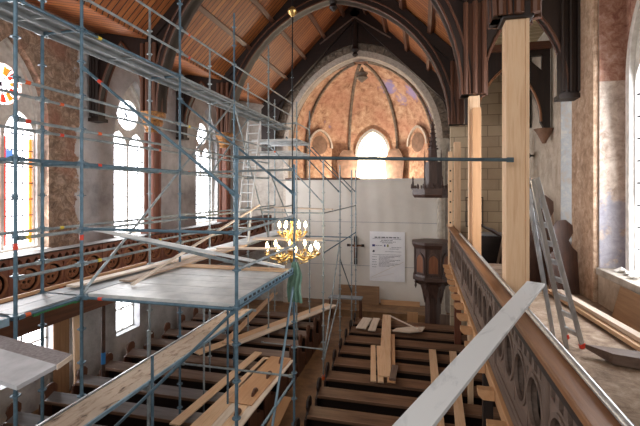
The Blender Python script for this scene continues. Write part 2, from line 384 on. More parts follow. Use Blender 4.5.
# windows
def window(n, x, cy, a, z0, zs, rise, sg, stained=False, lights=2, glow='daylight', rose=True):
    "sg=+1: room is on the +x side. tracery with lancets and a rose, glass behind"
    root = struct(empty('window_%d' % n, (x, cy, z0)))
    out = garch(cy, a, zs, rise, 12, z0)
    hs = []; w = 2*a/lights; ztop = zs-.1
    for i in range(lights):
        c = cy-a+w*(i+.5); hs.append(garch(c, w/2-.04, ztop-w*.25, w*.72, 7, z0+.04))
    rr = a*.58; rz = zs+rise*.46
    if rose: hs.append(circ(cy, rz, rr, 22))
    sc_ = .25
    MB().plate(out, hs, .14, lambda p, q, c: (x+c, p, q)).build('tracery', 'tracery', root)
    # splayed surround
    oo = garch(cy, a+.12, zs, rise+.14, 12, z0-.05)
    MB().plate(oo, [garch(cy, a-.02, zs, rise-.03, 12, z0+.03)], .2, lambda p, q, c: (x+sg*.06+c, p, q)).build('window_frame', 'tracery', root)
    gi = garch(cy, a, zs, rise, 12, z0)
    g = MB().plate(gi, [], .01, lambda p, q, c: (x-sg*.1+c, p, q)).build('glass', glow, root)
    ld = MB()
    nb = int((ztop-z0)/.42)
    for i in range(1, nb+1): ld.box(x-.03, x+.03, cy-a, cy+a, z0+i*.42-.013, z0+i*.42+.013)
    for i in range(lights*3):
        if i % 3: ld.box(x-.02, x+.02, cy-a+w*i/3-.006, cy-a+w*i/3+.006, z0, ztop)
    ld.build('glazing_bar', 'lead', root)
    if stained:
        r1 = MB(); r2 = MB()
        for i in range(lights):
            c = cy-a+w*(i+.5); h = w/2-.06
            for s_ in (-1, 1):
                r = r1 if s_ < 0 else r2
                r.box(x-.02, x+.02, min(c+s_*h, c+s_*(h-.07)), max(c+s_*h, c+s_*(h-.07)), z0+.1, ztop-.25)
        for k in range(12):
            a0 = 2*PI*k/12; a1 = a0+2*PI/12*.62
            r = r1 if k % 2 else r2
            q = [(cy+R_*math.cos(t), rz+R_*math.sin(t)) for R_, t in ((rr*.5, a0), (rr*.9, a0), (rr*.9, a1), (rr*.5, a1))]
            r.add([(x+s_, p, z) for s_ in (-.02, .02) for p, z in q], [(0,1,2,3), (4,7,6,5), (0,4,5,1), (1,5,6,2), (2,6,7,3), (3,7,4,0)])
        r2.box(x-.02, x+.02, cy-a+.15, cy-.12, z0+1.0, z0+1.5)
        r1.build('stained_glass', 'glass_red', root); r2.build('stained_glass', 'glass_orange', root)
        bl = MB(); bl.box(x-.02, x+.02, cy+.1, cy+.3, z0+2.2, z0+2.5); bl.build('stained_glass', 'glass_blue', root)
    # cross in the rose
    rc = MB()
    for k in range(4):
        t = PI/4*k+.2; rc.bar((x, cy-rr*math.cos(t), rz-rr*math.sin(t)), (x, cy+rr*math.cos(t), rz+rr*math.sin(t)), .02, .03, (1,0,0))
    if rose: rc.build('rose_lead', 'lead', root)
    return root
window(1, XL-.38, 7.9, .88, 4.2, 7.4, 2.0, 1, True)
window(2, XL-.38, 12.32, .9, 4.2, 7.4, 2.0, 1)
window(3, XL-.38, 17.25, .85, 4.2, 7.4, 2.0, 1)
window(4, XR+.5, 7.75, 1.3, 4.15, 7.9, 1.9, -1, lights=3, rose=False)
window(5, XR+.42, 11.35, .48, 4.35, 8.0, .95, -1, lights=1, glow='daylight_soft', rose=False)
def small_window(n, y0, y1, z0, z1):
    root = struct(empty('window_%d' % n, (XL-.3, (y0+y1)/2, z0)))
    f = MB()
    for a_ in (y0, (y0+y1)/2-.025, y1-.05): f.box(XL-.34, XL-.26, a_, a_+.05, z0, z1)
    for b_ in (z0, (z0+z1)/2, z1-.05): f.box(XL-.34, XL-.26, y0, y1, b_, b_+.05)
    f.build('window_frame', 'tracery', root)
    B(XL-.36, XL-.35, y0, y1, z0, z1).build('glass', 'daylight', root)
small_window(6, 7.6, 9.1, .95, 2.35); small_window(7, 11.4, 12.55, .9, 2.35); small_window(8, 16.2, 17.4, .9, 2.35)
# sills and jamb linings
for k, (c, a) in enumerate(WLW): struct(B(XL-.3, XL+.12, c-a-.1, c+a+.1, 4.08, 4.17).build('trim_%d' % (6+k), 'white_plaster', bevel=.01))
struct(B(XR-.05, XR+.45, 6.6, 9.5, 3.98, 4.12).build('trim_9', 'concrete', bevel=.015))
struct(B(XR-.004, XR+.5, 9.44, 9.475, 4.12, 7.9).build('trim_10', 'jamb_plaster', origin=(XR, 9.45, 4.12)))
struct(B(XR-.004, XR+.5, 9.44, 9.475, 7.9, 10.6).build('trim_15', 'red_rubble'))
struct(MB().plate([(6.6, 4.1), (9.5, 4.1), (9.5, 10.7), (6.6, 10.7)], [garch(7.75, 1.3, 7.9, 1.9, 12, 4.13)], .06, lambda a, b, c: (XR+.5+c, a, b)).build('trim_16', 'red_rubble'))
struct(B(XR-.004, XR+.42, 11.82, 11.85, 4.3, 8.0).build('trim_11', 'jamb_blue'))
# apse windows
def apse_window(n, ang, open_):
    a = math.radians(ang); R0 = ARR-.25
    root = struct(empty('window_%d' % n, (AX+R0*math.sin(a), AY+R0*math.cos(a), 5.0)))
    def fn(off):
        return lambda p, q, c: (AX+(R0-off-c)*math.sin(a)+p*math.cos(a), AY+(R0-off-c)*math.cos(a)-p*math.sin(a), q)
    if open_:
        MB().plate(garch(0, 1.0, 7.9, 1.35, 10, 4.6), [garch(0, .84, 7.9, 1.16, 10, 4.7)], .12, fn(0)).build('tracery', 'tracery', root)
        MB().plate(garch(0, .95, 7.9, 1.3, 10, 4.65), [], .01, fn(-.1)).build('glass', 'daylight_warm', root)
        st = MB()
        for k in range(6):
            t = PI/3*k; st.plate(circ(.3*math.cos(t), 8.2+.3*math.sin(t), .16, 12), [circ(.3*math.cos(t), 8.2+.3*math.sin(t), .14, 12)], .03, fn(0))
        st.plate(circ(0, 8.2, .62, 24), [circ(0, 8.2, .57, 24)], .1, fn(0))
        st.build('rose_lead', 'stone_trim', root)
    else:
        MB().plate(garch(0, .85, 8.1, 1.05, 10, 6.0), [circ(0, 8.25, .5, 24)], .08, fn(-.06)).build('window_frame', 'apse_paint', root)
        MB().plate(garch(0, .85, 8.1, 1.05, 10)+garch(0, .74, 8.1, .93, 10)[::-1], [], .18, fn(.0)).build('hood_mould', 'arch_plaster', root)
        MB().plate(circ(0, 8.25, .52, 24), [], .05, fn(-.03)).build('window_board', 'board_brown', root)
for k, ang in enumerate((-22, 26)):
    a = math.radians(ang); q = (AX+3.35*math.sin(a), AY+3.35*math.cos(a))
    o = MB().plate([(-.5, 6.2), (.5, 6.2), (.62, 7.4), (.3, 8.0), (-.3, 8.0), (-.62, 7.4)], [], .1, lambda p, z, c: (q[0]+p*math.cos(a)-c*math.sin(a), q[1]-p*math.sin(a)-c*math.cos(a), z)).build('niche_board', 'board_brown')
    tag(o, 'grey-brown board closing the apse niche %s of the glowing middle window' % ['left', 'right'][k], 'panel')
apse_window(12, 3, True); apse_window(13, -50, False); apse_window(14, 52, False)

# ------------------------------------------------------------------ piers, trusses, posts
struct(B(XR-.1, XR, 9.5, 10.75, GZ, 10.4).build('trim_12', 'pier_stone', bevel=.02))
ZS = 7.95
def roofz(x): return RZ-abs(x-XC)*ES
def truss(y, k, label):
    root = empty('roof_truss', (XC, y, ZS), label, 'truss', 'roof trusses over the nave')
    LEFT = (-1,) if k else ()
    a = (CXR-CXL)/2-.3; cx = (CXL+CXR)/2
    inner = garch(cx, a, ZS, 4.75, 16)
    out = [(CXL-.2, ZS), (CXL-.2, roofz(CXL-.2)-.05), (XC, RZ-.05), (CXR+.2, roofz(CXR+.2)-.05), (CXR+.2, ZS)]
    hs = []
    for s_ in (-1, 1):
        def P(u, v): return (cx+s_*u, v)
        hs.append([P(3.72, 10.15), P(3.72, 9.55), P(3.38, 10.35), P(3.45, 10.6)])
        hs.append([P(1.15, 12.85), P(1.9, 12.35), P(2.1, 12.25), P(1.0, 13.2)])
    cut = (lambda L: L) if k else (lambda L: [(p, q) for p, q in L if p > XC or q > 9.9])
    inner = cut(inner); out = out if k else [(CXL+.3, 10.2)]+out[2:]
    MB().plate(out+inner[::-1], [], .2, lambda p, q, c: (p, y+c, q)).build('spandrel', 'darkwood_z', root)
    # main arch rib, thicker, with beads
    r2 = cut(garch(cx, a+.26, ZS, 4.75+.32, 16))
    MB().plate(inner+r2[::-1], [], .42, lambda p, q, c: (p, y+c, q)).build('arch_rib', 'darkwood_z', root)
    bd = MB()
    for off in (-.22, .22):
        for d in (.02, .2):
            bd.tube([(p, y+off, q) for p, q in cut(garch(cx, a+d, ZS, 4.75+d*1.2, 16))], .03, 6)
    bd.build('arch_moulding', 'brownwood_z', root, smooth=True)
    rf = MB()
    for s_ in (-1, 1): rf.bar((cx+s_*4.3, y, roofz(cx+4.3)-.25), (cx, y, RZ-.35), .34, .34)
    rf.build('principal_rafter', 'darkwood_x', root)
    pd = MB().lathe([(.05, 0), (.16, .12), (.1, .25), (.2, .4), (.12, .55), (.12, 1.0)], (cx, y, ZS+4.75-.35), 10)
    pd.build('pendant', 'darkwood_z', root, smooth=True)
    # clustered shafts at each column head
    for s_, xx in (((-1, CXL), (1, CXR)) if k else ((1, CXR),)):
        sh = MB(); top = roofz(xx)-.3
        sh.box(xx-.16, xx+.16, y-.16, y+.16, ZS, top)
        for dx, dy in ((-.2, -.2), (.2, -.2), (-.2, .2), (.2, .2), (0, -.24), (0, .24), (-.26, 0), (.26, 0)):
            sh.tube([(xx+dx, y+dy, ZS), (xx+dx, y+dy, top)], .06, 8)
        sh.build('column_shaft', 'brownwood_z', root, smooth=True)
    # gallery arches out to the wall shafts
    for s_, xa, xb in (((-1, XL+.05, CXL+.1), (1, CXR-.1, XR-.05)) if k else ((1, CXR-.1, XR-.05),)):
        g = garch((xa+xb)/2, (xb-xa)/2-.26, ZS, 2.1, 9)
        zt = 10.35
        MB().plate([(xa, ZS), (xa, zt), (xb, zt), (xb, ZS)]+g[::-1], [], .22, lambda p, q, c: (p, y+c, q)).build('gallery_arch', 'darkwood_z', root)
        b2 = MB()
        for off in (-.12, .12): b2.tube([(p, y+off, q) for p, q in g], .035, 6)
        b2.build('arch_moulding', 'brownwood_z', root, smooth=True)
        xw = xa+.16 if s_ < 0 else xb-.22
        ws = MB(); hw = .13 if s_ < 0 else .2
        ws.box(xw-hw, xw+hw, y-.14, y+.14, ZS-.12, zt)
        for dx in (-.8*hw, 0, .8*hw): ws.tube([(xw+dx, y-.17, ZS-.05), (xw+dx, y-.17, zt)], .05, 8)
        ws.box(xw-hw-.05, xw+hw+.05, y-.2, y+.2, ZS-.2, ZS-.1)
        ws.build('wall_shaft', 'darkwood_z', root)
    return root
truss(TR[0], 0, 'dark roof truss directly above the large raw timber post, its cut column hanging')
truss(TR[1], 1, 'dark arched roof truss carrying the chandelier chain')
truss(TR[2], 2, 'dark pointed roof truss crossing above, last but one before the chancel arch')
# end truss against the chancel gable
y = TR[3]; root = empty('roof_truss', (XC, y, 10), 'dark gable truss with long pendant right in front of the chancel arch', 'truss', 'roof trusses over the nave')
m_ = MB()
for s_ in (-1, 1): m_.bar((XC+s_*4.5, y, RZ-4.85), (XC, y, RZ-.35), .3, .75)
m_.build('principal_rafter', 'darkwood_x', root)
m_ = MB().tube([(XC, y, 12.5), (XC, y, RZ-.3)], .13, 8); m_.lathe([(.03, 0), (.15, .1), (.08, .22), (.2, .34), (.13, .5)], (XC, y, 12.05), 10)
m_.build('pendant', 'darkwood_z', root, smooth=True)
m_ = MB()
for s_ in (-1, 1): m_.bar((XC, y-.16, 13.9), (XC+s_*1.7, y-.16, 12.75), .05, .06)
m_.build('brace', 'greywood_x', root)
m_ = MB()
gi_ = garch(AX, AR+.62, AZ, ARISE+.62, 16)
m_.plate([(XC-4.8, 7.6), (XC-4.8, RZ-4.9), (XC, RZ-.1), (XC+4.8, RZ-4.9), (XC+4.8, 7.6), (AX+AR+.62, 7.6)]+gi_[::-1]+[(AX-AR-.62, 7.6)], [], .12, lambda p, q, c: (p, y+.1+c, q))
m_.build('spandrel', 'darkwood_z', root)

# left arcade columns with carved capitals
for y, lab in ((TR[1], 'reddish wooden column with gilded carved capital between the first and second grey bays'),
               (TR[2], 'reddish wooden column with gilded capital beyond the second window')):
    root = empty('arcade_column', (CXL, y, GZ), lab, 'column', 'columns of the left gallery')
    m_ = MB().box(CXL-.13, CXL+.13, y-.13, y+.13, GZ, 7.35)
    for dx, dy in ((-.13, -.13), (.13, -.13), (.13, .13), (-.13, .13)): m_.tube([(CXL+dx, y+dy, GZ), (CXL+dx, y+dy, 7.35)], .05, 8)
    m_.build('shaft', 'redwood_z', root, smooth=True)
    MB().lathe([(.18, 0), (.22, .05), (.2, .1), (.3, .3), (.27, .34), (.36, .46), (.36, .58)], (CXL, y, 7.36), 10).build('capital', 'gold_leaf', root, smooth=True)
    B(CXL-.24, CXL+.24, y-.24, y+.24, GZ, GZ+1.15).build('pedestal', 'redwood_z', root, bevel=.02)
    

# raw timber shoring posts on the right
for (x, y, w, top, lab) in ((1.2, 5.9, .28, ZS-.02, 'broad new timber shoring post nearest the camera, standing behind the right railing'),
                       (1.2, 10.4, .24, ZS-.02, 'middle of the new timber shoring posts behind the right railing'),
                       (1.18, 14.9, .22, ZS-.6, 'slim far new timber shoring post at the end of the right gallery')):
    root = empty('shoring_post', (x, y, GZ), lab, 'post', 'timber shoring posts of the right gallery')
    B(x-w/2, x+w/2-.045, y-w/2, y+w/2, GZ, top).build('beam', 'newwood_z', root, bevel=.012)
    B(x+w/2-.045, x+w/2, y-w/2-.004, y+w/2+.004, GZ, top).build('beam', 'newwood_z', root, bevel=.006)
m_ = MB(); x, y = 1.2, 5.9
m_.box(x-.19, x+.19, y-.19, y+.19, ZS-.04, ZS+.18)
struct(m_.build('trim_14', 'darkwood_z', bevel=.02))
tag(B(1.13, 1.32, 10.02, 10.2, GZ, 7.6).build('shoring_post', 'honeywood_z', bevel=.01), 'darker honey-coloured timber post just in front of the middle shoring post', 'post')
pp = MB().box(.86, 1.0, 14.5, 14.64, GZ-.2, 7.0)
o = pp.build('shoring_post', 'newwood_z', bevel=.008); tag(o, 'narrow timber post with bolt holes beside the far end of the right railing', 'post')
m_ = MB()
for k in range(6): m_.tube([(.93, 14.49, 4.6+k*.35), (.93, 14.51, 4.6+k*.35)], .03, 8)
m_.build('bolt', 'dark_iron', o)

# stone pier right of the arch
tag(MB().lathe([(.22, 0), (.22, .3), (.17, .4), (.17, 7.2), (.2, 7.25), (.24, 7.5), (.34, 7.75), (.34, 7.95)], (.82, 18.9, 0), 12).build('stone_pier', 'stone_light', smooth=True), 'pale round stone pier behind the pulpit with a moulded capital', 'pier')
tag(MB().lathe([(.05, 0), (.12, .15), (.2, .3), (.27, .4)], (3.3, 12.6, 7.0), 10).build('wall_corbel', 'board_brown', smooth=True), 'small brown corbel on the right gallery wall', 'corbel')
ga = empty('gallery_arch', (2.35, 12.6, 7.4), 'dark timber arch across the right gallery, its foot on the small brown wall corbel', 'arch')
g = garch(2.35, .85, 7.6, 1.6, 9)
MB().plate([(1.2, 7.6), (1.2, 9.6), (3.44, 9.6), (3.44, 7.4), (3.3, 7.4)]+g[::-1], [[(1.45, 9.0), (1.45, 9.45), (1.9, 9.45)], [(3.25, 9.0), (3.25, 9.45), (2.8, 9.45)]], .16, lambda p, q, c: (p, 12.6+c, q)).build('arch_board', 'darkwood_z', ga)
m_ = MB().bar((1.2, 12.5, 9.7), (3.45, 12.5, 9.7), .16, .2); m_.build('tie_beam', 'brownwood_x', ga)
m_ = MB()
m_.tube([(p, 12.5, q) for p, q in g], .035, 6); m_.build('arch_moulding', 'caprail_z', ga, smooth=True)
# ------------------------------------------------------------------ gallery railings
def panel_bm(x, t, y0, y1, z0, z1, roundels, sg, big):
    """carved railing board: roundels under a row of small pointed holes"""
    m = MB(); hs = []; n = roundels; L = y1-y0; p = L/n
    R = p*.46; zc = z1-.2-R
    for i in range(n): hs.append(circ(y0+p*(i+.5), zc, R, 20))
    k = n*3; q = L/k
    for i in range(k):
        c = y0+q*(i+.5); hs.append([(c-.045, z1-.17), (c+.045, z1-.17), (c+.055, z1-.09), (c, z1-.035), (c-.055, z1-.09)])
    for i in range(n+1):
        c = y0+p*i
        if 0 < i < n: hs.append([(c-.02, z0+.06), (c+.02, z0+.06), (c, zc-.1)]); hs.append([(c, zc+.12), (c+.03, zc+.22), (c-.03, zc+.22)])
    m.plate([(y0, z0), (y1, z0), (y1, z1), (y0, z1)], hs, t, lambda a, b, c: (x+c, a, b))
    return m, [(y0+p*(i+.5), zc, R) for i in range(n)]
def railing(side, x, sg, y0, y1, z0, z1, key, halves, label, roundel_key):
    root = empty('gallery_railing', (x, y0, z0), label, 'railing')
    zb = z0+.14; zt = z1-(.12 if sg > 0 else .03)
    B(x-.09 if sg > 0 else x-.34, x+.12 if sg > 0 else x+.05, y0, y1, z1-(.06 if sg > 0 else .03), z1).build('rail_cap', 'caprail_y' if sg > 0 else 'darkwood_y', root, bevel=.01)
    if sg > 0: B(x-.055, x+.08, y0, y1, z1-.16, z1-.06).build('cap_moulding', 'darkwood_y', root)
    B(x-.04, x+.04, y0, y1, zb, zb+.06).build('bottom_rail', key+'_y', root)
    B(x+sg*.08, x+sg*.1, y0, y1, zb+.05, zt).build('backing_board', 'darkwood_y', root)
    MB().box(x-.045, x+.02, y0, y1, zb-.13, zb+.0).build('base_moulding', key+'_y', root, bevel=.012)
    for (a, b) in halves:
        m, rs = panel_bm(x+sg*.01, .07, a+.06, b-.06, zb+.06, zt, 4, sg, True)
        pn = m.build('carved_panel', key+'_y', root)
        for (yy, zz, R) in rs:
            d = MB(); xf = x-sg*.025
            d.plate(circ(yy, zz, R*1.03, 20), [circ(yy, zz, R*.88, 20)], .03, lambda p, q, c: (xf+c, p, q))
            if roundel_key:
                d.plate(circ(yy, zz, R*.74, 16), [circ(yy+R*.3*math.cos(t*PI/2+.78), zz+R*.3*math.sin(t*PI/2+.78), R*.16, 8) for t in range(4)], .03, lambda p, q, c: (x+sg*.03+c, p, q))
                for t in range(8):
                    d.tube([(x+sg*.03, yy+R*.5*math.cos(t*PI/4), zz+R*.5*math.sin(t*PI/4)), (x-sg*.0, yy+R*.5*math.cos(t*PI/4), zz+R*.5*math.sin(t*PI/4))], R*.13, 6)
            d.build('roundel', (roundel_key or key)+'_z', pn)
        B(x-.05, x+.05, a-.06, a+.06, zb, zt).build('pilaster', key+'_z', root, bevel=.01)
    return root
woods('carvedwood', '#6e4029', '#96603f', .55)
hl = [(5.95+2.25*k-4.5, 8.2+2.25*k-4.5) for k in range(0, 8)]
railing('left', GX_L, -1, 1.4, 19.3, 3.28, 4.46, 'redwood', hl, 'reddish-brown carved gallery railing with roundels along the left gallery', 'carvedwood')
rl = railing('right', GX_R, 1, 1.0, 15.45, 3.28, 4.46, 'greywood', [(1.2+2.25*k, 3.45+2.25*k) for k in range(6)], 'grey-brown carved gallery railing with roundels beside the camera on the right', None)
for k in range(16):
    y = 2.4+k*.82
    m_ = MB(); pr_ = [(0, 0), (-.14, .0), (-.2, .06), (-.2, .13), (0, .13)]
    for i in (0, 1): pass
    vs = [(GX_R-.05+a, y+d, 3.0+b) for d in (-.06, .06) for a, b in pr_]
    m_.add(vs, [(0,1,2,3,4), (9,8,7,6,5)]+[(i, (i+1) % 5, (i+1) % 5+5, i+5) for i in range(5)])
    m_.build('joist_end', 'honeywood_y', rl)
B(GX_R-.045, GX_R+.12, 1.0, 15.45, 2.98, 3.16).build('edge_beam', 'honeywood_y', rl, bevel=.01)
tag(B(GX_L-.1, GX_L+.04, 1.4, 19.3, 2.95, 3.27).build('gallery_beam', 'brownwood_y', bevel=.01), 'long brown beam carrying the left gallery edge', 'beam')
tag(T([(1.03, 1.4, 4.487), (1.03, 12.0, 4.487)], .026, 10).build('metal_tube', 'alu', smooth=True), 'long silver metal tube lying along the cap of the right railing', 'pipe')

# ------------------------------------------------------------------ scaffolding
TRAD = .0242
def standard(root, x, y, z0, z1, key='steel', fine=False, zr=.12, step=.5):
    m = T([(x, y, z0+.05), (x, y, z1)], TRAD, 10)
    m.tube([(x, y, z0), (x, y, z0+.1)], .045, 8)
    k = 0; z = zr; rz_ = []
    while z < z1:
        if z > z0+.1:
            if fine: rz_.append(z)
            else:
                m.lathe([(.03, -.006), (.062, -.006), (.062, .006), (.03, .006)], (x, y, z), 10)
                m.tube([(x, y, z-.03), (x, y, z+.03)], .031, 8)
        z += step
    o = m.build('standard', key, root, smooth=True)
    r0 = None
    for z in rz_:
        if r0 is None:
            r0 = MB().lathe([(.024, -.03), (.031, -.03), (.031, -.006), (.062, -.006), (.062, .006), (.031, .006), (.031, .03), (.024, .03)], (x, y, z), 10).build('rosette', key, o, smooth=True, origin=(x, y, z))
        else:
            c = r0.copy(); COL.objects.link(c); c.parent = o; c.location.z = r0.location.z + z-rz_[0]
    # coloured marker sleeve
    return o
def ledger(root, p, q, key='steel', name='ledger', mark=None):
    p, q = Vector(p), Vector(q); d = (q-p).normalized()
    m = T([p+d*.04, q-d*.04], .0225, 8)
    for e, s_ in ((p, 1), (q, -1)): m.bar(e+d*s_*.03, e+d*s_*.11, .035, .06)
    o = m.build(name, key, root, smooth=True)
    if mark:
        a = p.lerp(q, .12); T([a, a+d*.07], .027, 8).build('marker_sleeve', mark, o)
    return o
def deck(root, x0, x1, y0, y1, z, key='deck_steel', along='y', n=2):
    "scaffold deck: n boards with folded side rails and rows of slots"
    m = MB()
    for i in range(n):
        if along == 'y':
            a = x0+(x1-x0)*i/n+.006; b = x0+(x1-x0)*(i+1)/n-.006
            m.box(a, b, y0, y1, z-.012, z); m.box(a, a+.02, y0, y1, z-.07, z-.012); m.box(b-.02, b, y0, y1, z-.07, z-.012)
            yy = (y0+y1)/2; m.box(a+.02, b-.02, yy-.02, yy+.02, z-.05, z-.012)
        else:
            a = y0+(y1-y0)*i/n+.006; b = y0+(y1-y0)*(i+1)/n-.006
            m.box(x0, x1, a, b, z-.012, z); m.box(x0, x1, a, a+.02, z-.07, z-.012); m.box(x0, x1, b-.02, b, z-.07, z-.012)
    return m.build('deck', key, root)
X1, X2 = -4.95, -5.68
YS = [4.07, 5.1, 7.67, 10.24, 12.81, 15.38]
side = empty('gallery_scaffold', (X1, 5.1, 0), 'tall tube scaffold running along the left gallery up to the roof', 'scaffold')
tops = [11, 11, 9.7, 10.5, 10.5, 10.6]
for i, y in enumerate(YS):
    k = 'steel' if i < 3 else 'galv'
    o = standard(side, X1, y, 0, tops[i], 'steel' if i < 4 else 'galv', fine=i < 3)
    if i < 2: T([(X1, y, 4.95), (X1, y, 5.03)], .028, 10).build('marker_sleeve', 'red_plastic', o)
    standard(side, X2, y, 0, (11 if i < 2 else 9.6 if i < 4 else 9.3), 'steel' if i < 2 else 'galv')
LV = [4.12, 6.12, 8.13]
MK = ['red_plastic', 'orange_plastic', None, 'yellow_plastic', None]
cnt = 0
for i in range(len(YS)-1):
    ya, yb = YS[i], YS[i+1]; key = 'steel' if i < 2 else 'galv'
    for x in (X1, X2):
        for z in LV:
            for dz in (0, .5, 1.0):
                if x == X2 and dz > 0 and z > 8: continue
                if z > 6 and z < 7 and i > 3: continue
                cnt += 1
                nm = 'ledger' if dz == 0 else 'guardrail'
                ledger(side, (x, ya, z-.03+dz), (x, yb, z-.03+dz), key if (x == X1 and dz == 0) else 'galv', nm, MK[cnt % 5] if i in (0, 1, 2) else None)
for i, y in enumerate(YS):
    for z in LV: ledger(side, (X1, y, z-.03), (X2, y, z-.03), 'steel' if i < 3 else 'galv', 'transom')
for i in range(len(YS)-1):
    deck(side, X2+.04, X1-.04, YS[i]+.04, YS[i+1]-.04, 8.13, 'deck_under')
for i in range(0, 2): deck(side, X2+.04, X1-.04, YS[i]+.04, YS[i+1]-.04, 4.12, 'deck_grey')
for i in range(2, 5): deck(side, X2+.04, X1-.04, YS[i]+.04, YS[i+1]-.04, 4.12, 'deck_steel', n=1)
B(X2-.05, X2-.02, 3.4, 7.6, 4.12, 4.17).build('toe_board', 'honeywood_y', side)
# access deck that continues toward the camera
B(-5.62, -4.98, 2.6, 4.0, 4.08, 4.12).build('deck', 'deck_grey', side)
B(-5.0, -4.96, 2.6, 4.0, 4.02, 4.12).build('deck', 'deck_blue', side)
ledger(side, (X1-.02, 5.1, 4.06), (X1-.02, 4.3, 4.06), 'green_plastic', 'end_clip')
# long braces in the rear row, light tubes
for a, b, key in (((X1, 7.67, 6.1), (X1, 5.1, 4.15), 'galv'), ((X1, 10.24, 8.1), (X1, 7.67, 6.1), 'galv'),
                  ((X1, 10.24, 8.0), (X1, 12.81, 4.1), 'galv'), ((X2, 12.81, 8.1), (X2, 10.24, 6.1), 'galv'), ((X1, 15.38, 4.2), (X1, 12.81, 6.4), 'galv')):
    ledger(side, a, b, key, 'brace')

# platform bay over the pews
plat = empty('platform_scaffold', (-2.45, 5.1, 0), 'scaffold platform of pale decks above the left pews, front post thick and blue-grey', 'scaffold')
XA = -2.43
oa = standard(plat, XA, 5.1, 0, 6.28, 'steel', True)
ob = standard(plat, XA, 7.67, 0, 6.2, 'steel', True)
for y in (5.1, 7.67):
    ledger(plat, (X1, y, 4.09), (XA, y, 4.09), 'steel', 'ledger', 'red_plastic')
    ledger(plat, (X1, y, 5.12), (XA, y, 5.12), 'steel', 'guardrail')
ledger(plat, (X1, 5.1, 6.06), (X1, 7.67, 6.06), 'steel', 'ledger')
ledger(plat, (X1, 7.67, 6.06), (XA, 7.67, 6.1), 'galv', 'ledger')
ledger(plat, (XA, 5.1, 4.09), (XA, 7.67, 4.09), 'steel', 'ledger')
ledger(plat, (XA, 5.1, 4.62), (XA, 7.67, 4.62), 'galv', 'guardrail')
ledger(plat, (XA, 5.1, 5.12), (XA, 7.67, 5.2), 'galv', 'guardrail')
ledger(plat, (X1, 5.1, 7.55), (XA, 5.1, 5.62), 'steel', 'brace', 'red_plastic')
ledger(plat, (X1, 7.67, 7.6), (XA, 7.67, 5.62), 'steel', 'brace')
ledger(plat, (XA, 5.1, 4.1), (-4.6, 5.1, 2.0), 'steel', 'brace')
ledger(plat, (XA, 7.67, 3.95), (XA, 6.0, .9), 'deck_blue', 'brace')
ledger(plat, (XA, 7.67, 2.0), (XA, 5.1, 2.0), 'deck_blue', 'ledger')
ledger(plat, (X1, 7.67, 2.05), (XA, 7.67, 2.05), 'galv', 'ledger')
# the long transverse tube to the right gallery
ledger(plat, (XA-.05, 5.06, 6.14), (1.15, 5.62, 6.08), 'steel_dark', 'cross_tube')
for i in range(3):
    y0 = 5.16+i*.8
    d = deck(plat, X1+.05, XA-.05, y0, y0+.78, 4.14, 'deck_steel', 'x', 2)
m_ = MB()
for k in range(46):
    x = -4.8+k*.05; m_.box(x, x+.03, 7.36, 7.6, 4.15, 4.168)
m_.box(-4.85, -2.5, 7.34, 7.37, 4.145, 4.17); m_.box(-4.85, -2.5, 7.59, 7.62, 4.145, 4.17)
m_.build('slotted_board', 'newwood_x', plat)
# blue slotted side beam
m_ = MB().box(XA-.02, XA+.02, 5.16, 7.6, 4.13, 4.2)
m_.build('edge_beam', 'deck_blue', plat)
for k in range(14): B(XA-.014, XA+.027, 5.3+k*.16, 5.38+k*.16, 4.145, 4.18).build('slot', 'dark_iron', plat)

# low sloping-looking walkway deck left
wk = empty('walkway_scaffold', (-4.4, 3.0, 0), 'low timber walkway on a steel frame with stained boards, below the platform', 'walkway')
for i in range(3):
    B(-4.7+i*.175, -4.53+i*.175, 3.9, 9.6, 2.66, 2.70).build('board', 'stained_plank', wk, bevel=.004)
B(-4.17, -4.14, 3.9, 9.6, 2.66, 2.71).build('edge_beam', 'deck_blue', wk)
B(-4.74, -4.71, 3.9, 9.6, 2.62, 2.72).build('edge_beam', 'alu', wk)
for y in (5.6, 8.2, 9.9): ledger(wk, (-4.74, y, 2.58), (-4.14, y, 2.58), 'galv', 'transom')
m_ = MB()
for y in (5.1, 7.67): m_.tube([(-4.1, y+.5, 0), (-4.1, y+.5, 3.1)], .024, 8)
for y, x in ((5.6, -4.12), (8.17, -4.12)): pass
m_.build('standard', 'steel', wk, smooth=True)
m_ = MB()
for y in (6.6, 8.6): m_.tube([(-4.92, y, 0), (-4.92, y, 3.1), ], .024, 8)
m_.build('standard', 'galv', wk, smooth=True)

# far scaffold in front of the dust sheet
far = empty('chancel_scaffold', (-2.88, 12, 0), 'small open scaffold of pale tubes in front of the white sheet by the crucifix', 'scaffold')
XF = -2.88
YF4 = [12.0, 14.57, 17.1, 18.2]
for i, y in enumerate(YF4):
    standard(far, XF, y, 0 if i < 3 else .3, [6.7, 6.6, 6.55, 6.6][i], 'galv')
T([(XF, 12.0, .0), (XF, 12.0, .14)], .05, 8).build('foot_sleeve', 'orange_plastic', far)
for i in range(3):
    ya, yb = YF4[i], YF4[i+1]
    for z in (5.0, 3.8): ledger(far, (XF, ya, z), (XF, yb, z), 'steel' if z < 4 else 'galv', 'ledger')
ledger(far, (XF, 12.0, .5), (XF, 14.57, 2.0), 'galv', 'brace'); ledger(far, (XF, 12.0, .6), (XF, 14.57, 3.9), 'galv', 'brace')
ledger(far, (XF, 14.57, 3.2), (XF, 17.1, 1.4), 'steel_dark', 'brace')
for y in (14.57, 17.1, 18.2): ledger(far, (-4.95, y, 7.7), (XF, y, 5.6), 'steel_dark', 'brace')
ledger(far, (X1, 12.81, 7.2), (XF, 12.0, 5.3), 'galv', 'brace', 'orange_plastic')
ledger(far, (X1, 12.2, 5.0), (XF, 12.0, 5.0), 'galv', 'ledger')
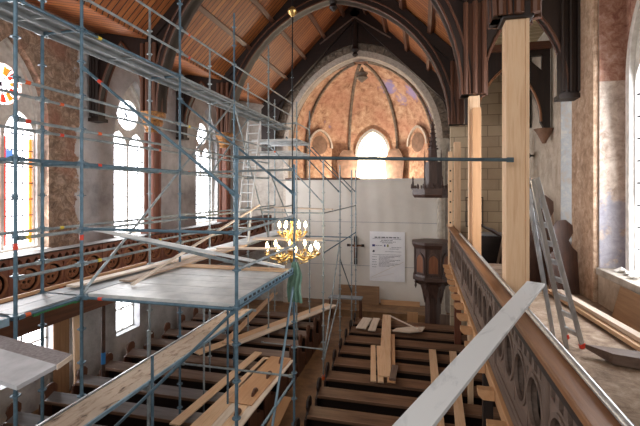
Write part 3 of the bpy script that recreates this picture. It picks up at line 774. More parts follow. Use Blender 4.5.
ledger(far, (X1, 15.0, 3.85), (XF, 14.57, 3.85), 'galv', 'ledger'); ledger(far, (X1, 17.1, 3.7), (XF, 17.1, 3.7), 'steel', 'ledger')
ledger(far, (X1, 12.1, .9), (XF, 12.0, .9), 'galv', 'ledger')
# upper decks in the far corner
for z in (7.0, 7.4):
    deck(far, -5.6, -4.0, 12.9, 14.5, z, 'deck_steel', 'x', 2)
for x in (-4.0,):
    for y in (12.9, 14.5): standard(far, x, y, 0, 8.6, 'galv')
ledger(far, (-5.6, 12.9, 7.9), (-4.0, 12.9, 7.9), 'galv', 'guardrail'); ledger(far, (-4.0, 12.9, 7.9), (-4.0, 14.5, 7.9), 'galv', 'guardrail')
ledger(far, (-4.0, 12.9, 4.0), (-4.0, 14.5, 4.0), 'galv', 'ledger')

# ladders
def ladder(name, foot, top, width, n, key, label, feet=None, twin=False, side_dir=None, tp=1.0):
    foot, top = Vector(foot), Vector(top); d = (top-foot).normalized()
    s_ = Vector(side_dir).normalized(); root = empty(name, foot, label, 'ladder')
    nrm = d.cross(s_).normalized()
    for k in (-1, 1):
        o = MB().bar(foot+s_*k*width/2, top+s_*k*width/2*tp, .03, .07, nrm).build('rail', key, root, bevel=.004)
        if feet: MB().bar(foot+s_*k*width/2-d*.03, foot+s_*k*width/2+d*.04, .045, .08, nrm).build('foot', feet, root)
        if twin: MB().bar(foot+s_*k*(width/2-.035)+d*.02+nrm*.22, top+s_*k*(width/2-.035)*tp+nrm*.05, .028, .06, nrm).build('rail', key, root, bevel=.004)
    L = (top-foot).length
    for i in range(n):
        f_ = (i+.6)/n; c = foot+d*(L*f_); wv = s_*(width/2*(1+(tp-1)*f_)); MB().bar(c-wv, c+wv, .075 if twin else .03, .03, nrm).build('rung', key, root)
        
ladder('aluminium_ladder', (2.2, 6.85, 3.44), (1.46, 6.12, 5.86), .36, 9, 'alu', 'aluminium double ladder with red feet leaning against the broad timber post', 'red_plastic', True, (-.3, .95, 0), .55)
ladder('scaffold_ladder', (-5.2, 11.3, 4.16), (-5.0, 11.75, 7.8), .42, 14, 'deck_steel', 'pale aluminium ladder climbing between decks of the gallery scaffold', None, False, (1, -.15, 0))
ladder('scaffold_ladder', (-4.62, 10.8, 2.0), (-5.05, 10.7, 4.1), .34, 7, 'galv', 'short pale ladder below the main ladder beside the column', None, False, (1, .1, 0)) if False else None

# ------------------------------------------------------------------ loose beams on the platform
plank('metal_beam', (-4.93, 5.3, 5.1), (-2.6, 7.5, 4.22), .16, .05, 'deck_steel', 'wide pale metal beam slanting down across the platform deck from the blue-grey guardrail', 'beam')
plank('metal_beam', (-4.9, 5.6, 5.02), (-3.2, 7.3, 4.24), .06, .06, 'galv', 'narrow pale beam lying close behind the wide slanting metal beam', 'beam')
plank('thin_pole', (-4.55, 5.7, 4.17), (-4.2, 10.2, 5.3), .05, .04, 'palewood_x', 'thin pale pole rising from the platform deck toward the far column', 'pole')
plank('plank', (-5.45, 5.4, 4.16), (-5.1, 9.8, 4.16), .2, .035, 'palewood', 'pale plank lying along the narrow deck beside the carved left railing', 'plank')
plank('plank', (-4.85, 5.9, 4.17), (-4.7, 10.3, 4.2), .24, .03, 'oldplank', 'grey-brown plank lying lengthwise at the left edge of the platform', 'plank')
plank('plank', (-4.8, 9.0, 4.3), (-3.0, 9.6, 4.25), .2, .04, 'palewood', 'pale plank crossing behind the platform toward the chandelier', 'plank')
plank('plank', (-5.2, 12.2, 4.15), (-3.0, 12.5, 4.15), .5, .04, 'palewood', 'broad pale board on the far scaffold behind the chandelier', 'plank')
plank('plank', (-5.2, 13.4, 5.1), (-2.9, 13.4, 5.05), .3, .04, 'palewood', 'pale board set high between the far scaffold posts', 'plank')

# ------------------------------------------------------------------ pews
def end_prof(s=1):
    pts = [(-.34, 0), (-.34, .62), (-.32, .84), (-.2, .86), (-.15, .93), (-.19, 1.04), (-.15, 1.15), (-.05, 1.2), (.06, 1.18), (.13, 1.1), (.13, .98), (.08, .88), (.02, .75), (.05, .6), (.2, .52), (.42, .48), (.46, .4), (.42, .0)]
    return pts
def make_pew(x0, x1, y, key_top, label, group, ends=(True, True), endkey='darkwood_z'):
    r = empty('pew', (x0, y, 0), label, 'pew', group)
    B(x0+.05, x1-.05, y-.02, y+.02, .1, .93).build('back_panel', 'darkwood_x', r)
    m = MB().add([(x0+.05, y-.25, .84), (x1-.05, y-.25, .84), (x1-.05, y+.03, .95), (x0+.05, y+.03, .95),
                  (x0+.05, y-.25, .87), (x1-.05, y-.25, .87), (x1-.05, y+.03, .98), (x0+.05, y+.03, .98)],
                 [(0,3,2,1), (4,5,6,7), (0,1,5,4), (1,2,6,5), (2,3,7,6), (3,0,4,7)])
    m.build('book_rest', key_top, r, bevel=.004)
    B(x0+.05, x1-.05, y-.27, y-.245, .84, .9).build('front_lip', 'pewwood_x', r)
    B(x0+.05, x1-.05, y+.04, y+.44, .43, .465).build('seat', 'brownwood_x', r)
    for k, xx in ((0, x0), (1, x1)):
        if ends[k]: MB().plate([(a, b) for a, b in end_prof()], [], .05, lambda p, q, c: (xx+(.025 if k == 0 else -.025)+c, y+p, q)).build('pew_end', endkey, r, bevel=.006)
    return r
ORDN = ['first', 'second', 'third', 'fourth', 'fifth', 'sixth', 'seventh', 'eighth', 'ninth', 'tenth', 'eleventh', 'twelfth']
py = [7.75+.9*k for k in range(9)]
for k, y in enumerate(py):
    r = make_pew(-2.42, 2.6, y, 'pewwood_x', 'dark wooden pew of the right block, %s row counted from the camera' % ORDN[k], 'pews of the right block', (True, False))
pl = [6.0+.9*k for k in range(11)]
for k, y in enumerate(pl):
    make_pew(-8.43, -3.66, y, 'pewgrey_x' if k < 4 else 'pewtop_x', 'dark wooden pew of the left block, %s row counted from the camera' % ORDN[k], 'pews of the left block', (True, True), 'brownwood_z')

# boards lying on the pews
Z0 = 1.02
def on_pews(name, p, q, w, m, label, t=.035, z=Z0, group=None, dz=0):
    return plank(name, (p[0], p[1], z+t/2), (q[0], q[1], z+t/2+dz), w, t, m, label, 'board', group)
on_pews('board', (.34, 8.0), (.29, 12.4), .2, 'newwood', 'left one of two long new boards lying lengthwise over the right pews')
on_pews('board', (.72, 8.0), (.86, 12.4), .2, 'newwood', 'right one of two long new boards lying lengthwise over the right pews')
on_pews('board', (-1.15, 10.0), (-1.42, 12.3), .14, 'newwood', 'short new board at the left of the board pile on the right pews')
on_pews('board', (-.97, 10.0), (-1.25, 12.3), .14, 'newwood', 'short new board second from the left in the pile on the right pews')
on_pews('board', (-.72, 10.05), (-.95, 13.4), .2, 'honeywood', 'honey-coloured board at the right side of the pile on the right pews')
on_pews('board', (-.9, 10.25), (-1.26, 15.3), .3, 'newwood', 'longest board lying on top of the pile on the right pews', z=Z0+.04)
on_pews('wood_block', (-.7, 10.1), (-.68, 10.9), .16, 'greywood', 'short grey-brown offcut on the near end of the board pile', .06, Z0+.04)
on_pews('board', (-2.0, 13.75), (-1.92, 14.9), .34, 'palewood', 'left pale short board near the front of the right pews')
on_pews('board', (-1.62, 13.6), (-1.6, 14.95), .24, 'palewood', 'right pale short board near the front of the right pews')
o = MB().plate([(0, 0), (.55, -.06), (.95, .15), (1.05, .62), (.5, .5), (.1, .25)], [], .03, lambda a, b, c: (-.95+a, 13.75+b, Z0+.02+c)).build('cut_board', 'palewood_x')
tag(o, 'irregular pale curved cut board on the front rows of the right pews', 'board')
on_pews('batten', (-.1, 13.9), (-1.15, 15.2), .05, 'palewood', 'thin pale batten crossing above the irregular cut board', .03, Z0+.06)
# left block
on_pews('board', (-4.78, 7.2), (-4.56, 11.0), .22, 'newwood', 'single long new board on the left pews, between the walkway and the board stack')
G = 'stack of new boards on the left pews beside the aisle'
for k, (x, m) in enumerate(((-4.33, 'newwood'), (-4.12, 'newwood'), (-3.92, 'palewood'), (-3.72, 'newwood'), (-3.52, 'palewood'))):
    on_pews('board', (x-.02, 7.1+.1*(k % 2)), (x+.02+(.12 if k == 0 else 0), 10.7-.15*(k % 2)), .19, m, 'new board in the stack beside the aisle on the left pews, %s from the left' % ORDN[k], group=G)
o = on_pews('board', (-3.85, 8.2), (-3.78, 10.75), .6, 'honeywood', 'honey-coloured plywood sheet on top of the far end of the board stack', .018, Z0+.04)
on_pews('board', (-6.25, 10.5), (-3.6, 15.9), .3, 'newwood', 'long new board lying slantwise across the left pews under the chandelier', .04, Z0, None, .12)
on_pews('board', (-5.5, 11.2), (-3.3, 15.7), .26, 'palewood', 'pale board lying partly on the long slantwise board across the left pews', .04, Z0+.04, None, .12)
plank('board', (-5.72, 11.2, 1.12), (-6.1, 16.6, 1.3), .2, .05, 'newwood', 'raw board on the left pews, left of the two slantwise boards', 'board')
plank('board', (-3.42, 8.5, .03), (-3.3, 9.8, .5), .28, .03, 'honeywood', 'honey-coloured board leaning in the aisle under the stack', 'board')

# leaning studs and pipes by the left wall
plank('stud', (-8.55, 8.7, .0), (-8.7, 8.75, 3.2), .18, .06, 'newwood', 'raw timber stud standing at the left wall under the gallery', 'post', up=(1,0,0))
plank('wall_panel', (-9.6, 9.2, .0), (-9.6, 9.2, 3.2), .5, .03, 'chip', 'brown wooden panel standing behind the raw stud at the left wall', 'panel', up=(1,0,0))
tag(T([(-8.1, 9.05, 0), (-8.1, 9.05, 3.2)], .05, 10).build('gallery_post', 'pipe_brown', smooth=True), 'thin brown iron post under the left gallery with blue tape', 'post')
o = [q for q in COL.objects if q.name == 'gallery_post'][0]
T([(-8.1, 9.05, 1.15), (-8.1, 9.05, 1.45)], .056, 10).build('tape', 'blue_tape', o)
tag(T([(-8.1, 12.5, 0), (-8.1, 12.5, 3.2)], .06, 10).build('gallery_post', 'pipe_brown', smooth=True), 'thin brown post under the left gallery beyond the lower square window', 'post')

# ------------------------------------------------------------------ pulpit
px_, py_ = .42, 16.9
pu = empty('pulpit', (px_, py_, 0), 'dark carved octagonal pulpit on a stem in front of the white sheet', 'pulpit')
def octa(R, z0, z1, R2=None):
    R2 = R if R2 is None else R2
    vs = [(px_+r*math.cos(PI/8+k*PI/4), py_+r*math.sin(PI/8+k*PI/4), z) for r, z in ((R, z0), (R2, z1)) for k in range(8)]
    return vs, [(k, (k+1) % 8, (k+1) % 8+8, k+8) for k in range(8)]+[tuple(range(8))[::-1], tuple(range(8, 16))]
def oc(spec): 
    m = MB()
    for s_ in spec: m.add(*octa(*s_))
    return m
oc([(.74, 2.3, 3.5)]).build('body', 'pulpitwood_z', pu)
oc([(.82, 3.5, 3.58, .87), (.87, 3.58, 3.68), (.78, 3.42, 3.5, .82)]).build('top_rail', 'pulpitwood_x', pu)
oc([(.83, 2.2, 2.32), (.6, 2.05, 2.2, .83), (.79, 2.32, 2.38, .76)]).build('bottom_moulding', 'pulpitwood_x', pu)
oc([(.38, 1.5, 2.05, .55), (.33, .25, 1.5), (.46, 0, .25)]).build('stem', 'pulpitwood_z', pu)
for k in range(8):
    a = PI/4*k; ca, sa = math.cos(a), math.sin(a); d = .74*math.cos(PI/8)+.012
    f = lambda p, q, c: (px_+(d+c)*ca-p*sa, py_+(d+c)*sa+p*ca, q)
    MB().plate(garch(0, .17, 2.95, .24, 7, 2.5), [], .02, f).build('panel', 'carvedwood_z', pu)
    MB().plate(garch(0, .225, 2.95, .33, 7, 2.44), [garch(0, .17, 2.95, .24, 7, 2.5)], .05, f).build('panel_frame', 'pulpitwood_z', pu)
    a2 = a+PI/8; cx_, cy_ = px_+.75*math.cos(a2), py_+.75*math.sin(a2)
    m_ = T([(cx_, cy_, 2.3), (cx_, cy_, 3.5)], .035, 8); m_.lathe([(.03, 0), (.06, .05), (.03, .1), (.05, .15)], (cx_, cy_, 2.3), 8)
    m_.build('corner_shaft', 'pulpitwood_z', pu)
    m_ = MB()
    p0 = Vector((px_+.72*math.cos(a2), py_+.72*math.sin(a2), 2.12)); p1 = Vector((px_+.3*math.cos(a2), py_+.3*math.sin(a2), 1.25))
    pm = Vector((px_+.45*math.cos(a2), py_+.45*math.sin(a2), 1.95))
    m_.tube([p0, pm, (pm+p1)/2+Vector((0,0,-.05)), p1], [.05, .045, .04, .05], 6); m_.lathe([(.01, -.28), (.05, -.18), (.03, -.08), (.06, 0)], tuple(p0), 7)
    m_.build('bracket', 'pulpitwood_z', pu)
sb = empty('sounding_board', (px_, py_, 5.4), 'dark carved sounding board with a tall pinnacled spire above the pulpit', 'canopy')
def ocz(spec):
    return oc(spec)
ocz([(.85, 5.52, 5.7), (.78, 5.4, 5.52, .85), (.88, 5.7, 5.76)]).build('canopy_board', 'pulpitwood_x', sb)
ocz([(.45, 5.74, 5.95, .42), (.36, 5.95, 6.7), (.34, 6.7, 6.8), (.2, 6.8, 7.3, .16), (.22, 7.3, 7.36), (.15, 7.36, 8.5, .02)]).build('spire', 'pulpitwood_z', sb)
m_ = MB()
for k in range(16):
    a = PI/8*k+PI/8; R = .82 if k % 2 else .84
    hgt = .5 if k % 2 == 0 else .2
    x, y = px_+R*math.cos(a), py_+R*math.sin(a)
    MB().lathe([(.03, 0), (.05, .05), (.03, .1), (.045, .14), (.02, hgt*.7), (.035, hgt*.78), (.005, hgt)], (x, y, 5.75), 7).build('pinnacle', 'pulpitwood_z', sb)
for k in range(8):
    a = PI/4*k+PI/8; x, y = px_+.34*math.cos(a), py_+.34*math.sin(a)
    T([(x, y, 5.75), (x, y, 6.8), (x, y, 7.3)], [.035, .03, .004], 6).build('finial', 'pulpitwood_z', sb)
    for j in range(6):
        z = 7.4+j*.17; R = .15-.02*j+.03; T([(px_+R*math.cos(a)*.6, py_+R*math.sin(a)*.6, z), (px_+R*math.cos(a), py_+R*math.sin(a), z+.05)], [.02, .025], 5).build('crocket', 'pulpitwood_z', sb)
m_ = MB()
for k in range(32):
    a = 2*PI*k/32; m_.box(px_+.8*math.cos(a)-.03, px_+.8*math.cos(a)+.03, py_+.8*math.sin(a)-.03, py_+.8*math.sin(a)+.03, 5.76, 5.88)
m_.build('cresting', 'pulpitwood_z', sb)
m_ = MB().bar((px_+.3, py_+.3, 5.6), (.75, 18.7, 5.6), .12, .12)
m_.build('wall_beam', 'pulpitwood_x', sb)

# ------------------------------------------------------------------ dust sheet, banner, crucifix, things at its foot
def sheet_mb():
    nx, nz = 60, 20; m = MB(); vs = []
    for s_ in (0, .012):
        for j in range(nz+1):
            for i in range(nx+1):
                x = AX-3.75+7.5*i/nx; z = .3+5.95*j/nz
                vs.append((x, 19.74+s_+.012*math.sin(x*4.1)+.008*math.sin(x*9+z), z))
    n = (nx+1)*(nz+1)
    fs = [(j*(nx+1)+i, j*(nx+1)+i+1, (j+1)*(nx+1)+i+1, (j+1)*(nx+1)+i) for j in range(nz) for i in range(nx)]
    m.add(vs, fs+[tuple(k+n for k in f[::-1]) for f in fs])
    return m
sh = sheet_mb().build('dust_sheet', 'white_sheet', smooth=True)
tag(sh, 'large white dust sheet stretched across the lower chancel arch', 'sheet')
m_ = MB()
for z in (2.05, 4.15): m_.box(AX-3.75, AX+3.75, 19.708, 19.72, z-.008, z+.008)
m_.build('seam', 'ink', sh)
B(AX-3.75, -2.9, 19.64, 19.72, 6.2, 6.3).build('batten', 'brownwood_x', sh, bevel=.01)
bn = B(-2.44, -.78, 19.70, 19.715, 1.35, 3.72).build('banner', 'banner_white')
tag(bn, 'white printed information banner hanging on the dust sheet', 'banner')
def line(m, x0, x1, z, h=.03, word=.12):
    x = x0
    while x < x1:
        w = word*(.5+random.random()); w = min(w, x1-x)
        m.box(x, x+w, 19.694, 19.7, z-h/2, z+h/2); x += w+h*.8
def text(s_, x, z, size, m, parent, bold=0):
    cu = bpy.data.curves.new('t', 'FONT'); cu.body = s_; cu.size = size; cu.extrude = .002; cu.offset = bold
    o = bpy.data.objects.new('t', cu); COL.objects.link(o)
    dg = bpy.context.evaluated_depsgraph_get(); dg.update()
    me = bpy.data.meshes.new_from_object(o.evaluated_get(dg)); b = MB()
    b.add([(x+v.co.x, 19.697-v.co.z, z+v.co.y) for v in me.vertices], [tuple(p.vertices) for p in me.polygons])
    bpy.data.objects.remove(o); bpy.data.curves.remove(cu)
    return b.build('lettering', m, parent)
def tl(x0, x1, z, h=.03, name='text_line'):
    m_ = MB(); line(m_, x0, x1, z, h, .12); m_.build(name, 'ink', bn)
m_ = MB(); line(m_, -2.2, -1.0, 3.44, .05, .16); m_.build('heading', 'ink_dark', bn)
for q in ((-2.3, -.95, 3.37, .02), (-1.9, -1.35, 3.3), (-1.95, -1.2, 3.23, .025), (-1.85, -1.35, 3.18, .025), (-2.15, -1.85, 3.05, .025), (-1.4, -.95, 2.97, .02),
          (-1.5, -1.05, 2.9, .02), (-1.7, -.95, 2.77, .015), (-2.3, -.95, 2.62, .015)): tl(*q)
for k in range(9): tl(-2.0, -1.0-.25*(k % 3), 2.55-.06*k, .02)
for k in range(5): tl(-2.32, -2.1, 2.5-.12*k, .02)
B(-2.32, -2.18, 19.693, 19.7, 3.0, 3.1).build('flag_logo', 'flag_blue', bn)
B(-1.75, -1.69, 19.693, 19.7, 3.0, 3.1).build('crest', 'flag_blue', bn); B(-1.62, -1.54, 19.693, 19.7, 2.99, 3.11).build('crest', 'crest_olive', bn)
m_ = MB().plate([(0, 0), (.07, .03), (.04, .12), (-.02, .1), (-.05, .02)], [], .006, lambda a, b, c: (-2.26+a, 19.696+c, 2.72+b)); m_.build('eagle_logo', 'ink_dark', bn)
m_ = MB().bar((-2.4, 19.694, 1.5), (-.85, 19.694, 2.3), .02, .012, (0,1,0)).bar((-2.38, 19.694, 1.46), (-1.3, 19.694, 1.75), .012, .008, (0,1,0))
m_.build('crease', 'white_sheet', bn)
cr = empty('crucifix', (-3.12, 19.55, 2.2), 'dark wooden crucifix hanging in front of the white sheet behind the far scaffold', 'crucifix')
m_ = MB().box(-3.2, -3.04, 19.55, 19.6, 2.1, 3.45).box(-3.5, -2.74, 19.55, 19.6, 2.98, 3.06)
for (x, z) in ((-3.12, 3.42), (-3.47, 3.02), (-2.77, 3.02), (-3.12, 2.18)): m_.box(x-.07, x+.07, 19.545, 19.605, z-.06, z+.06)
m_.build('cross', 'darkwood_z', cr, bevel=.006)
m_ = MB().tube([(-3.12, 19.5, 3.12), (-3.12, 19.5, 3.02), (-3.11, 19.5, 2.75), (-3.12, 19.49, 2.6), (-3.12, 19.51, 2.35)], [.045, .06, .05, .045, .025], 8)
for s_ in (-1, 1): m_.tube([(-3.12+s_*.05, 19.5, 2.98), (-3.12+s_*.3, 19.52, 3.04)], [.025, .018], 6)
m_.lathe([(.01, 0), (.045, .03), (.045, .08), (.01, .12)], (-3.12, 19.49, 3.1), 8)
m_.build('figure', 'carvedwood_z', cr, smooth=True)
cr.location.y += .1
plank('panel', (-3.9, 19.4, .7), (-1.95, 19.4, .7), .9, .04, 'chip', 'large brown wooden panel leaning at the foot of the dust sheet', 'panel', up=(0,-1,.1))
plank('panel', (-1.9, 19.5, .4), (-.1, 19.5, .4), .25, .06, 'honeywood', 'low long board edge lying along the foot of the dust sheet', 'board', up=(0,-1,.1))
tb = empty('work_table', (-3.2, 17.6, .0), 'small grey-topped work table behind the far scaffold', 'table')
B(-3.95, -2.5, 17.35, 17.85, 1.0, 1.05).build('table_top', 'deck_grey', tb, bevel=.006)
for x in (-3.88, -2.57):
    for y in (17.4, 17.8): B(x-.03, x+.03, y-.03, y+.03, 0, 1.0).build('leg', 'brownwood_z', tb)
for k, x in enumerate((-.35, .85)):
    b = empty('chair', (x, 16.0, 0), ['orange-brown wooden chair back standing by the pulpit foot', 'grey-brown wooden chair back right of the pulpit foot'][k], 'chair')
    key = 'honeywood_z' if k == 0 else 'greywood_z'
    B(x-.2, x+.2, 15.98, 16.02, .55, 1.05).build('backrest', key, b, bevel=.01); B(x-.22, x+.22, 15.98, 16.4, .42, .46).build('seat', key, b)
    for dx in (-.19, .19):
        for dy in (0, .38): B(x+dx-.02, x+dx+.02, 15.98+dy, 16.02+dy, 0, .42 if dy else .55).build('leg', key, b)

# ------------------------------------------------------------------ chandelier
cx, cy, cz = -3.28, 10.2, 4.05
ch = empty('chandelier', (cx, cy, cz), 'brass chandelier with many lit candle bulbs hanging over the aisle', 'chandelier')
T([(cx, cy, cz+.9), (cx, cy, 12.55)], .016, 6).build('chain', 'dark_iron', ch)
MB().lathe([(.02, -.14), (.1, -.06), (.13, 0), (.1, .06), (.02, .14)], (cx, cy, 10.35), 14).build('ball', 'brass', ch, smooth=True)
MB().lathe([(.01, -.3), (.05, -.22), (.1, -.12), (.05, -.05), (.08, 0), (.16, .1), (.09, .2), (.04, .3), (.07, .4), (.12, .5), (.05, .6), (.03, .75), (.06, .82), (.02, .95)], (cx, cy, cz), 14).build('stem', 'brass', ch, smooth=True)
for tier, (n, R, z, off) in enumerate(((10, .68, 0, .1), (6, .34, .55, .3))):
    for k in range(n):
        a = 2*PI*k/n+off; ca, sa = math.cos(a), math.sin(a)
        P = lambda r, h: (cx+r*ca, cy+r*sa, cz+z+h)
        m_ = MB().tube([P(.05, .02), P(R*.35, -.1), P(R*.6, -.14), P(R*.85, -.1), P(R, 0)], .016, 6)
        m_.tube([P(R*.6, -.12), P(R*.7, .0), P(R*.55, .04)], .012, 5); m_.tube([P(R*.35, -.1), P(R*.45, -.24), P(R*.6, -.2)], .012, 5)
        m_.lathe([(.01, -.06), (.03, -.03), (.065, 0), (.07, .02), (.03, .03)], P(R, 0), 10)
        arm = m_.build('arm', 'brass', ch, smooth=True)
        cn = T([P(R, .02), P(R, .12)], .014, 8).build('candle', 'white_plaster', arm)
        MB().lathe([(.01, 0), (.042, .04), (.036, .1), (.004, .17)], P(R, .12), 8).build('bulb', 'flame', cn, smooth=True)
lt = bpy.data.lights.new('chandelier_light', 'POINT'); lt.energy = 60; lt.color = (1, .88, .7); lt.shadow_soft_size = .4
lo = bpy.data.objects.new('chandelier_light', lt); COL.objects.link(lo); lo.location = (cx, cy, cz+.35); 

# green cloth over the scaffold post
m_ = MB(); vs = []; n = 12
prof_c = [(3.98+.0, .05), (4.15, .09), (4.12, .1)]
for s_ in (0, .01):
    for j in range(15):
        z = 4.32-.78*j/14; w = .07+.07*min(1, j/5)
        for i in range(n+1):
            t = i/n-.5; vs.append((XA+.03+t*2*w+.02*math.sin(j*.5), 7.62+s_-.05*math.cos(t*2.6)+.015*math.sin(t*22+j*.2), z-(.06*abs(t))))
N_ = 15*(n+1)
fs = [(j*(n+1)+i, j*(n+1)+i+1, (j+1)*(n+1)+i+1, (j+1)*(n+1)+i) for j in range(14) for i in range(n)]
m_.add(vs, fs+[tuple(k+N_ for k in f[::-1]) for f in fs])
tag(m_.build('green_cloth', 'green_cloth', smooth=True), 'green cloth hung over the far platform post', 'cloth')

# ------------------------------------------------------------------ foreground boards
o = plank('painted_plank', (-.35, 1.55, 4.40), (1.16, 4.72, 4.72), .17, .028, 'paint_plank', 'long white-painted plank slanting up over the right railing in the foreground', 'plank', bevel=.002)
gb = empty('platform_board', (-4.2, 3.3, 4.0), 'grey board with ridged two-part surface jutting in at the lower left corner', 'board')
m_ = MB(); 
A1, A2, A3 = (-3.52, 3.50, 4.0), (-3.47, 3.27, 3.99), (-3.55, 2.93, 3.93)
dirv = Vector((-1.8, .36, 0))
def strip(a, b, t=.04):
    a, b = Vector(a), Vector(b); c, d = b+dirv, a+dirv; dn = Vector((0,0,-t))
    return MB().add([a, b, c, d, a+dn, b+dn, c+dn, d+dn], [(0,1,2,3), (7,6,5,4), (0,4,5,1), (1,5,6,2), (2,6,7,3), (3,7,4,0)])
strip(A1, A2).build('rough_half', 'rough_board', gb); strip(A2, A3).build('smooth_half', 'smooth_board', gb)
m_ = MB(); a, b = Vector(A1), Vector(A2); n_ = Vector((.012, -.002, 0))
m_.add([a, b, b+n_, a+n_, a+Vector((0,0,-.05)), b+Vector((0,0,-.05)), b+n_+Vector((0,0,-.05)), a+n_+Vector((0,0,-.05))], [(0,1,2,3), (7,6,5,4), (0,4,5,1), (1,5,6,2), (2,6,7,3), (3,7,4,0)])
m_.build('end_strip', 'palewood_y', gb)

# ------------------------------------------------------------------ right gallery clutter
plank('lumber', (3.1, 5.6, 3.47), (2.72, 10.4, 3.47), .14, .07, 'newwood', 'left of the long raw timbers lying on the right gallery floor', 'timber')
plank('lumber', (3.27, 5.7, 3.47), (2.9, 10.4, 3.47), .13, .07, 'newwood', 'right of the long raw timbers lying on the right gallery floor', 'timber')
plank('lumber', (3.2, 5.6, 3.55), (2.82, 9.7, 3.55), .14, .07, 'palewood', 'long raw timber lying on top of the other two on the gallery floor', 'timber')
o = MB().add([(2.2,6.42,3.5), (2.42,6.12,3.42), (3.4,5.8,3.42), (3.4,6.2,3.42), (2.2,6.42,3.56), (2.42,6.12,3.56), (3.4,5.8,3.56), (3.4,6.2,3.56)],
             [(0,3,2,1), (4,5,6,7), (0,1,5,4), (1,2,6,5), (2,3,7,6), (3,0,4,7)]).build('grey_board', 'greywood_x', bevel=.004)
tag(o, 'thick pointed grey-brown board lying near the ladder on the gallery floor', 'board')
def lean(name, pts, t, m, label, cat):
    a, b, c, d = [Vector(p) for p in pts]; n = (b-a).cross(d-a).normalized()*t
    o = MB().add([a, b, c, d, a+n, b+n, c+n, d+n], [(0,1,2,3), (7,6,5,4), (0,4,5,1), (1,5,6,2), (2,6,7,3), (3,7,4,0)]).build(name, m, bevel=.004)
    return tag(o, label, cat)
lean('leaning_sheet', [(3.2, 8.15, 3.4), (3.2, 6.0, 3.4), (3.42, 6.0, 4.0), (3.42, 8.3, 4.0)], .025, 'chip_y', 'brown wooden panel leaning against the wall below the window sill', 'panel')
for k, (x, y, z, r) in enumerate(((3.7, 9.0, 4.13, .12), (3.78, 8.7, 4.13, .16), (3.66, 8.4, 4.13, .1))):
    m_ = MB(); pts = []
    for i in range(9):
        a = 2*PI*i/9; pts.append((x+r*math.cos(a)*(.7+.4*random.random()), y+r*1.3*math.sin(a)*(.7+.4*random.random()), z+.06*random.random()))
    top_ = (x, y, z+.1); 
    m_.add(pts+[top_, (x, y, z)], [(i, (i+1) % 9, 9) for i in range(9)]+[((i+1) % 9, i, 10) for i in range(9)])
    tag(m_.build('paper_sheet', 'white_plaster'), ['crumpled white paper at the far end of the right window sill', 'largest crumpled white paper in the middle of the right window sill', 'small crumpled white paper at the near end of the right window sill'][k], 'paper')
# curved brown pew end panels stored against the pier
sil = [(-.3, 0), (-.34, .55), (-.38, .72), (-.28, .86), (-.16, .95), (-.1, 1.1), (-.2, 1.28), (-.2, 1.45), (-.1, 1.58), (.08, 1.6), (.22, 1.48), (.22, 1.3), (.13, 1.15), (.2, 1.0), (.3, .9), (.32, 0)]
def spanel(x, y, s_, lab, rz=.15, tilt=.1):
    m = MB().plate([(a*s_, b*s_) for a, b in sil], [], .04, lambda a, b, c: (x+a*math.cos(rz), y+a*math.sin(rz)+c+b*tilt, GZ+b))
    tag(m.build('bench_end', 'silhouette_wood', bevel=.005), lab, 'panel')
spanel(2.86, 11.0, 1.36, 'tall dark brown curved bench end with round head, leaning behind the ladder')
spanel(3.05, 10.1, 1.02, 'shorter dark brown curved bench end standing in front of the tall one')
spanel(2.5, 11.6, 1.0, 'dark curved bench end mostly hidden behind the ladder')
for k, (p, q, w, m) in enumerate((((2.5, 12.2, 3.42), (2.9, 12.6, 5.6), .07, 'palewood'), ((2.2, 11.2, 3.42), (2.65, 12.6, 6.0), .06, 'palewood'), ((2.6, 12.0, 5.3), (3.4, 12.3, 5.2), .1, 'palewood'),
                   ((2.1, 12.6, 3.6), (2.5, 12.8, 5.4), .08, 'oldplank'), ((2.9, 10.55, 3.5), (3.25, 10.9, 4.9), .1, 'oldplank'), ((2.4, 11.9, 5.0), (2.95, 12.2, 5.5), .05, 'palewood'))):
    plank('batten', p, q, w, .03, m, ['pale batten leaning in the clutter behind the ladder', 'pale batten sticking up left in the clutter behind the ladder', 'pale board lying flat on top of the clutter at the right wall',
          'old grey board leaning deep in the clutter', 'old grey board leaning beside the brown bench ends', 'thin pale stick poking up behind the tall bench end'][k], 'batten')
G = 'dark boards leaning in the right gallery corner'
for k in range(11):
    x = 2.15+.12*k; h = 1.35+.6*random.random(); y0 = 12.0-.03*k+.1*random.random()
    plank('leaning_board', (x, y0, GZ+.02), (x+random.uniform(-.18, .22), y0+.35, GZ+h), random.uniform(.1, .22), .03, random.choice(['darkwood', 'brownwood', 'silhouette', 'greywood', 'oldplank']), 'dark old board in the heap leaning behind the bench ends in the right gallery corner', 'board', G, up=(0, -1, .2))
# stored items / stored items between the posts
wt = empty('storage_chest', (1.9, 13.2, GZ), 'dark brown chest with grey top stored at the far end of the right gallery', 'chest')
B(1.5, 2.5, 12.9, 13.6, GZ, GZ+.95).build('body', 'darkwood_x', wt, bevel=.01); B(1.45, 2.55, 12.85, 13.65, GZ+.95, GZ+1.0).build('lid', 'deck_grey', wt, bevel=.006)
for k in range(4):
    tag(B(1.75-.06*k, 2.15+.04*(k % 2), 11.2-.02*k, 11.5, GZ+.1*k, GZ+.1*k+.08).build('wood_offcut', 'oldplank_x', bevel=.006), 'grey wood offcut in the little pile between the shoring posts, %s from the floor' % ORDN[k], 'offcut', 'offcut pile between the shoring posts')
m_ = T([(1.35, 11.2, 4.9), (1.6, 11.4, 4.72), (1.75, 11.4, 4.66), (2.0, 11.6, 4.5), (2.3, 11.8, 4.4)], [.015, .03, .05, .05, .015], 7)
tag(m_.build('metal_bracket', 'darkwood_x', smooth=True), 'dark crooked metal bracket piece lying on the stored things between the posts', 'bracket')
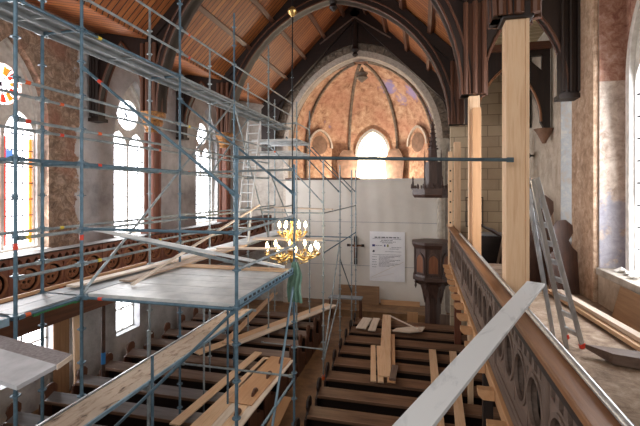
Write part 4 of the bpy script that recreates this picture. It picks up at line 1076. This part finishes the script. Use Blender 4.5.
fr = MB().box(1.5, 1.53, 15.3, 15.34, 4.4, 5.45).box(2.05, 2.08, 15.3, 15.34, 4.4, 5.45).box(1.5, 2.08, 15.3, 15.34, 5.42, 5.45).box(1.5, 2.08, 15.3, 15.34, 4.4, 4.43)
tag(fr.build('picture_frame', 'darkwood_z'), 'thin dark empty frame standing against the block wall between the posts', 'frame')
sp_ = empty('spotlight', (3.42, 14.4, 6.8), 'black cylindrical spotlight on the right gallery wall', 'lamp')
m_ = T([(3.3, 14.4, 6.8), (3.05, 14.2, 6.78)], .11, 12); m_.build('housing', 'dark_iron', sp_, smooth=True)
T([(3.5, 14.45, 6.8), (3.28, 14.4, 6.8)], .03, 8).build('bracket', 'dark_iron', sp_)

# dark posts below the right gallery
tag(B(1.0, 1.16, 7.35, 7.51, 0, GZ-.2).build('gallery_post', 'darkwood_z', bevel=.01), 'dark wooden post carrying the right gallery in the lower foreground', 'post')
tag(B(1.02, 1.14, 9.9, 10.02, 0, GZ-.2).build('gallery_post', 'newwood_z', bevel=.01), 'raw timber prop under the right gallery beside the pews', 'post')
tag(B(1.0, 1.2, 13.6, 13.8, 0, GZ-.2).build('gallery_post', 'redwood_z', bevel=.01), 'reddish wooden post under the far right gallery near the pulpit', 'post')

# ------------------------------------------------------------------ light
def area(name, loc, rot, sx, sy, e, col=(1,1,1)):
    l = bpy.data.lights.new(name, 'AREA'); l.shape = 'RECTANGLE'; l.size = sx; l.size_y = sy; l.energy = e; l.color = col
    o = bpy.data.objects.new(name, l); COL.objects.link(o); o.location = loc; o.rotation_euler = rot; return o
for c, a in WLW: area('window_daylight', (XL-.1, c, 6.4), (0, -PI/2+.12, 0), 4, 1.3, 200, (1, .99, .98))
area('window_daylight', (XR+.3, 8.05, 6.4), (0, PI/2-.12, 0), 4, 2.2, 150, (1, .99, .98))
# unseen fill light added behind the camera to brighten the nave
area('rear_fill', (XC, -1.5, 8.0), (PI/2-.1, 0, 0), 7, 5, 260, (1, .96, .9))
# unseen point light added behind the sheet for the glow around the apse window
l = bpy.data.lights.new('apse_glow_fill', 'POINT'); l.energy = 460; l.color = (1, .9, .74); l.shadow_soft_size = .3
o = bpy.data.objects.new('apse_glow_fill', l); COL.objects.link(o); o.location = (AX+.15, 23.0, 6.6)
w = bpy.data.worlds.new('world'); sc.world = w; w.use_nodes = True
bg = w.node_tree.nodes['Background']; bg.inputs[0].default_value = (1, .97, .93, 1); bg.inputs[1].default_value = .45
sc.view_settings.view_transform = 'Standard'; sc.view_settings.look = 'None'; sc.view_settings.gamma = 1; sc.view_settings.use_curve_mapping = False
sc.view_settings.exposure = 0.1
sc.cycles.use_denoising = True
sc.cycles.max_bounces = 8; sc.cycles.diffuse_bounces = 5
sc.cycles.sample_clamp_indirect = 6
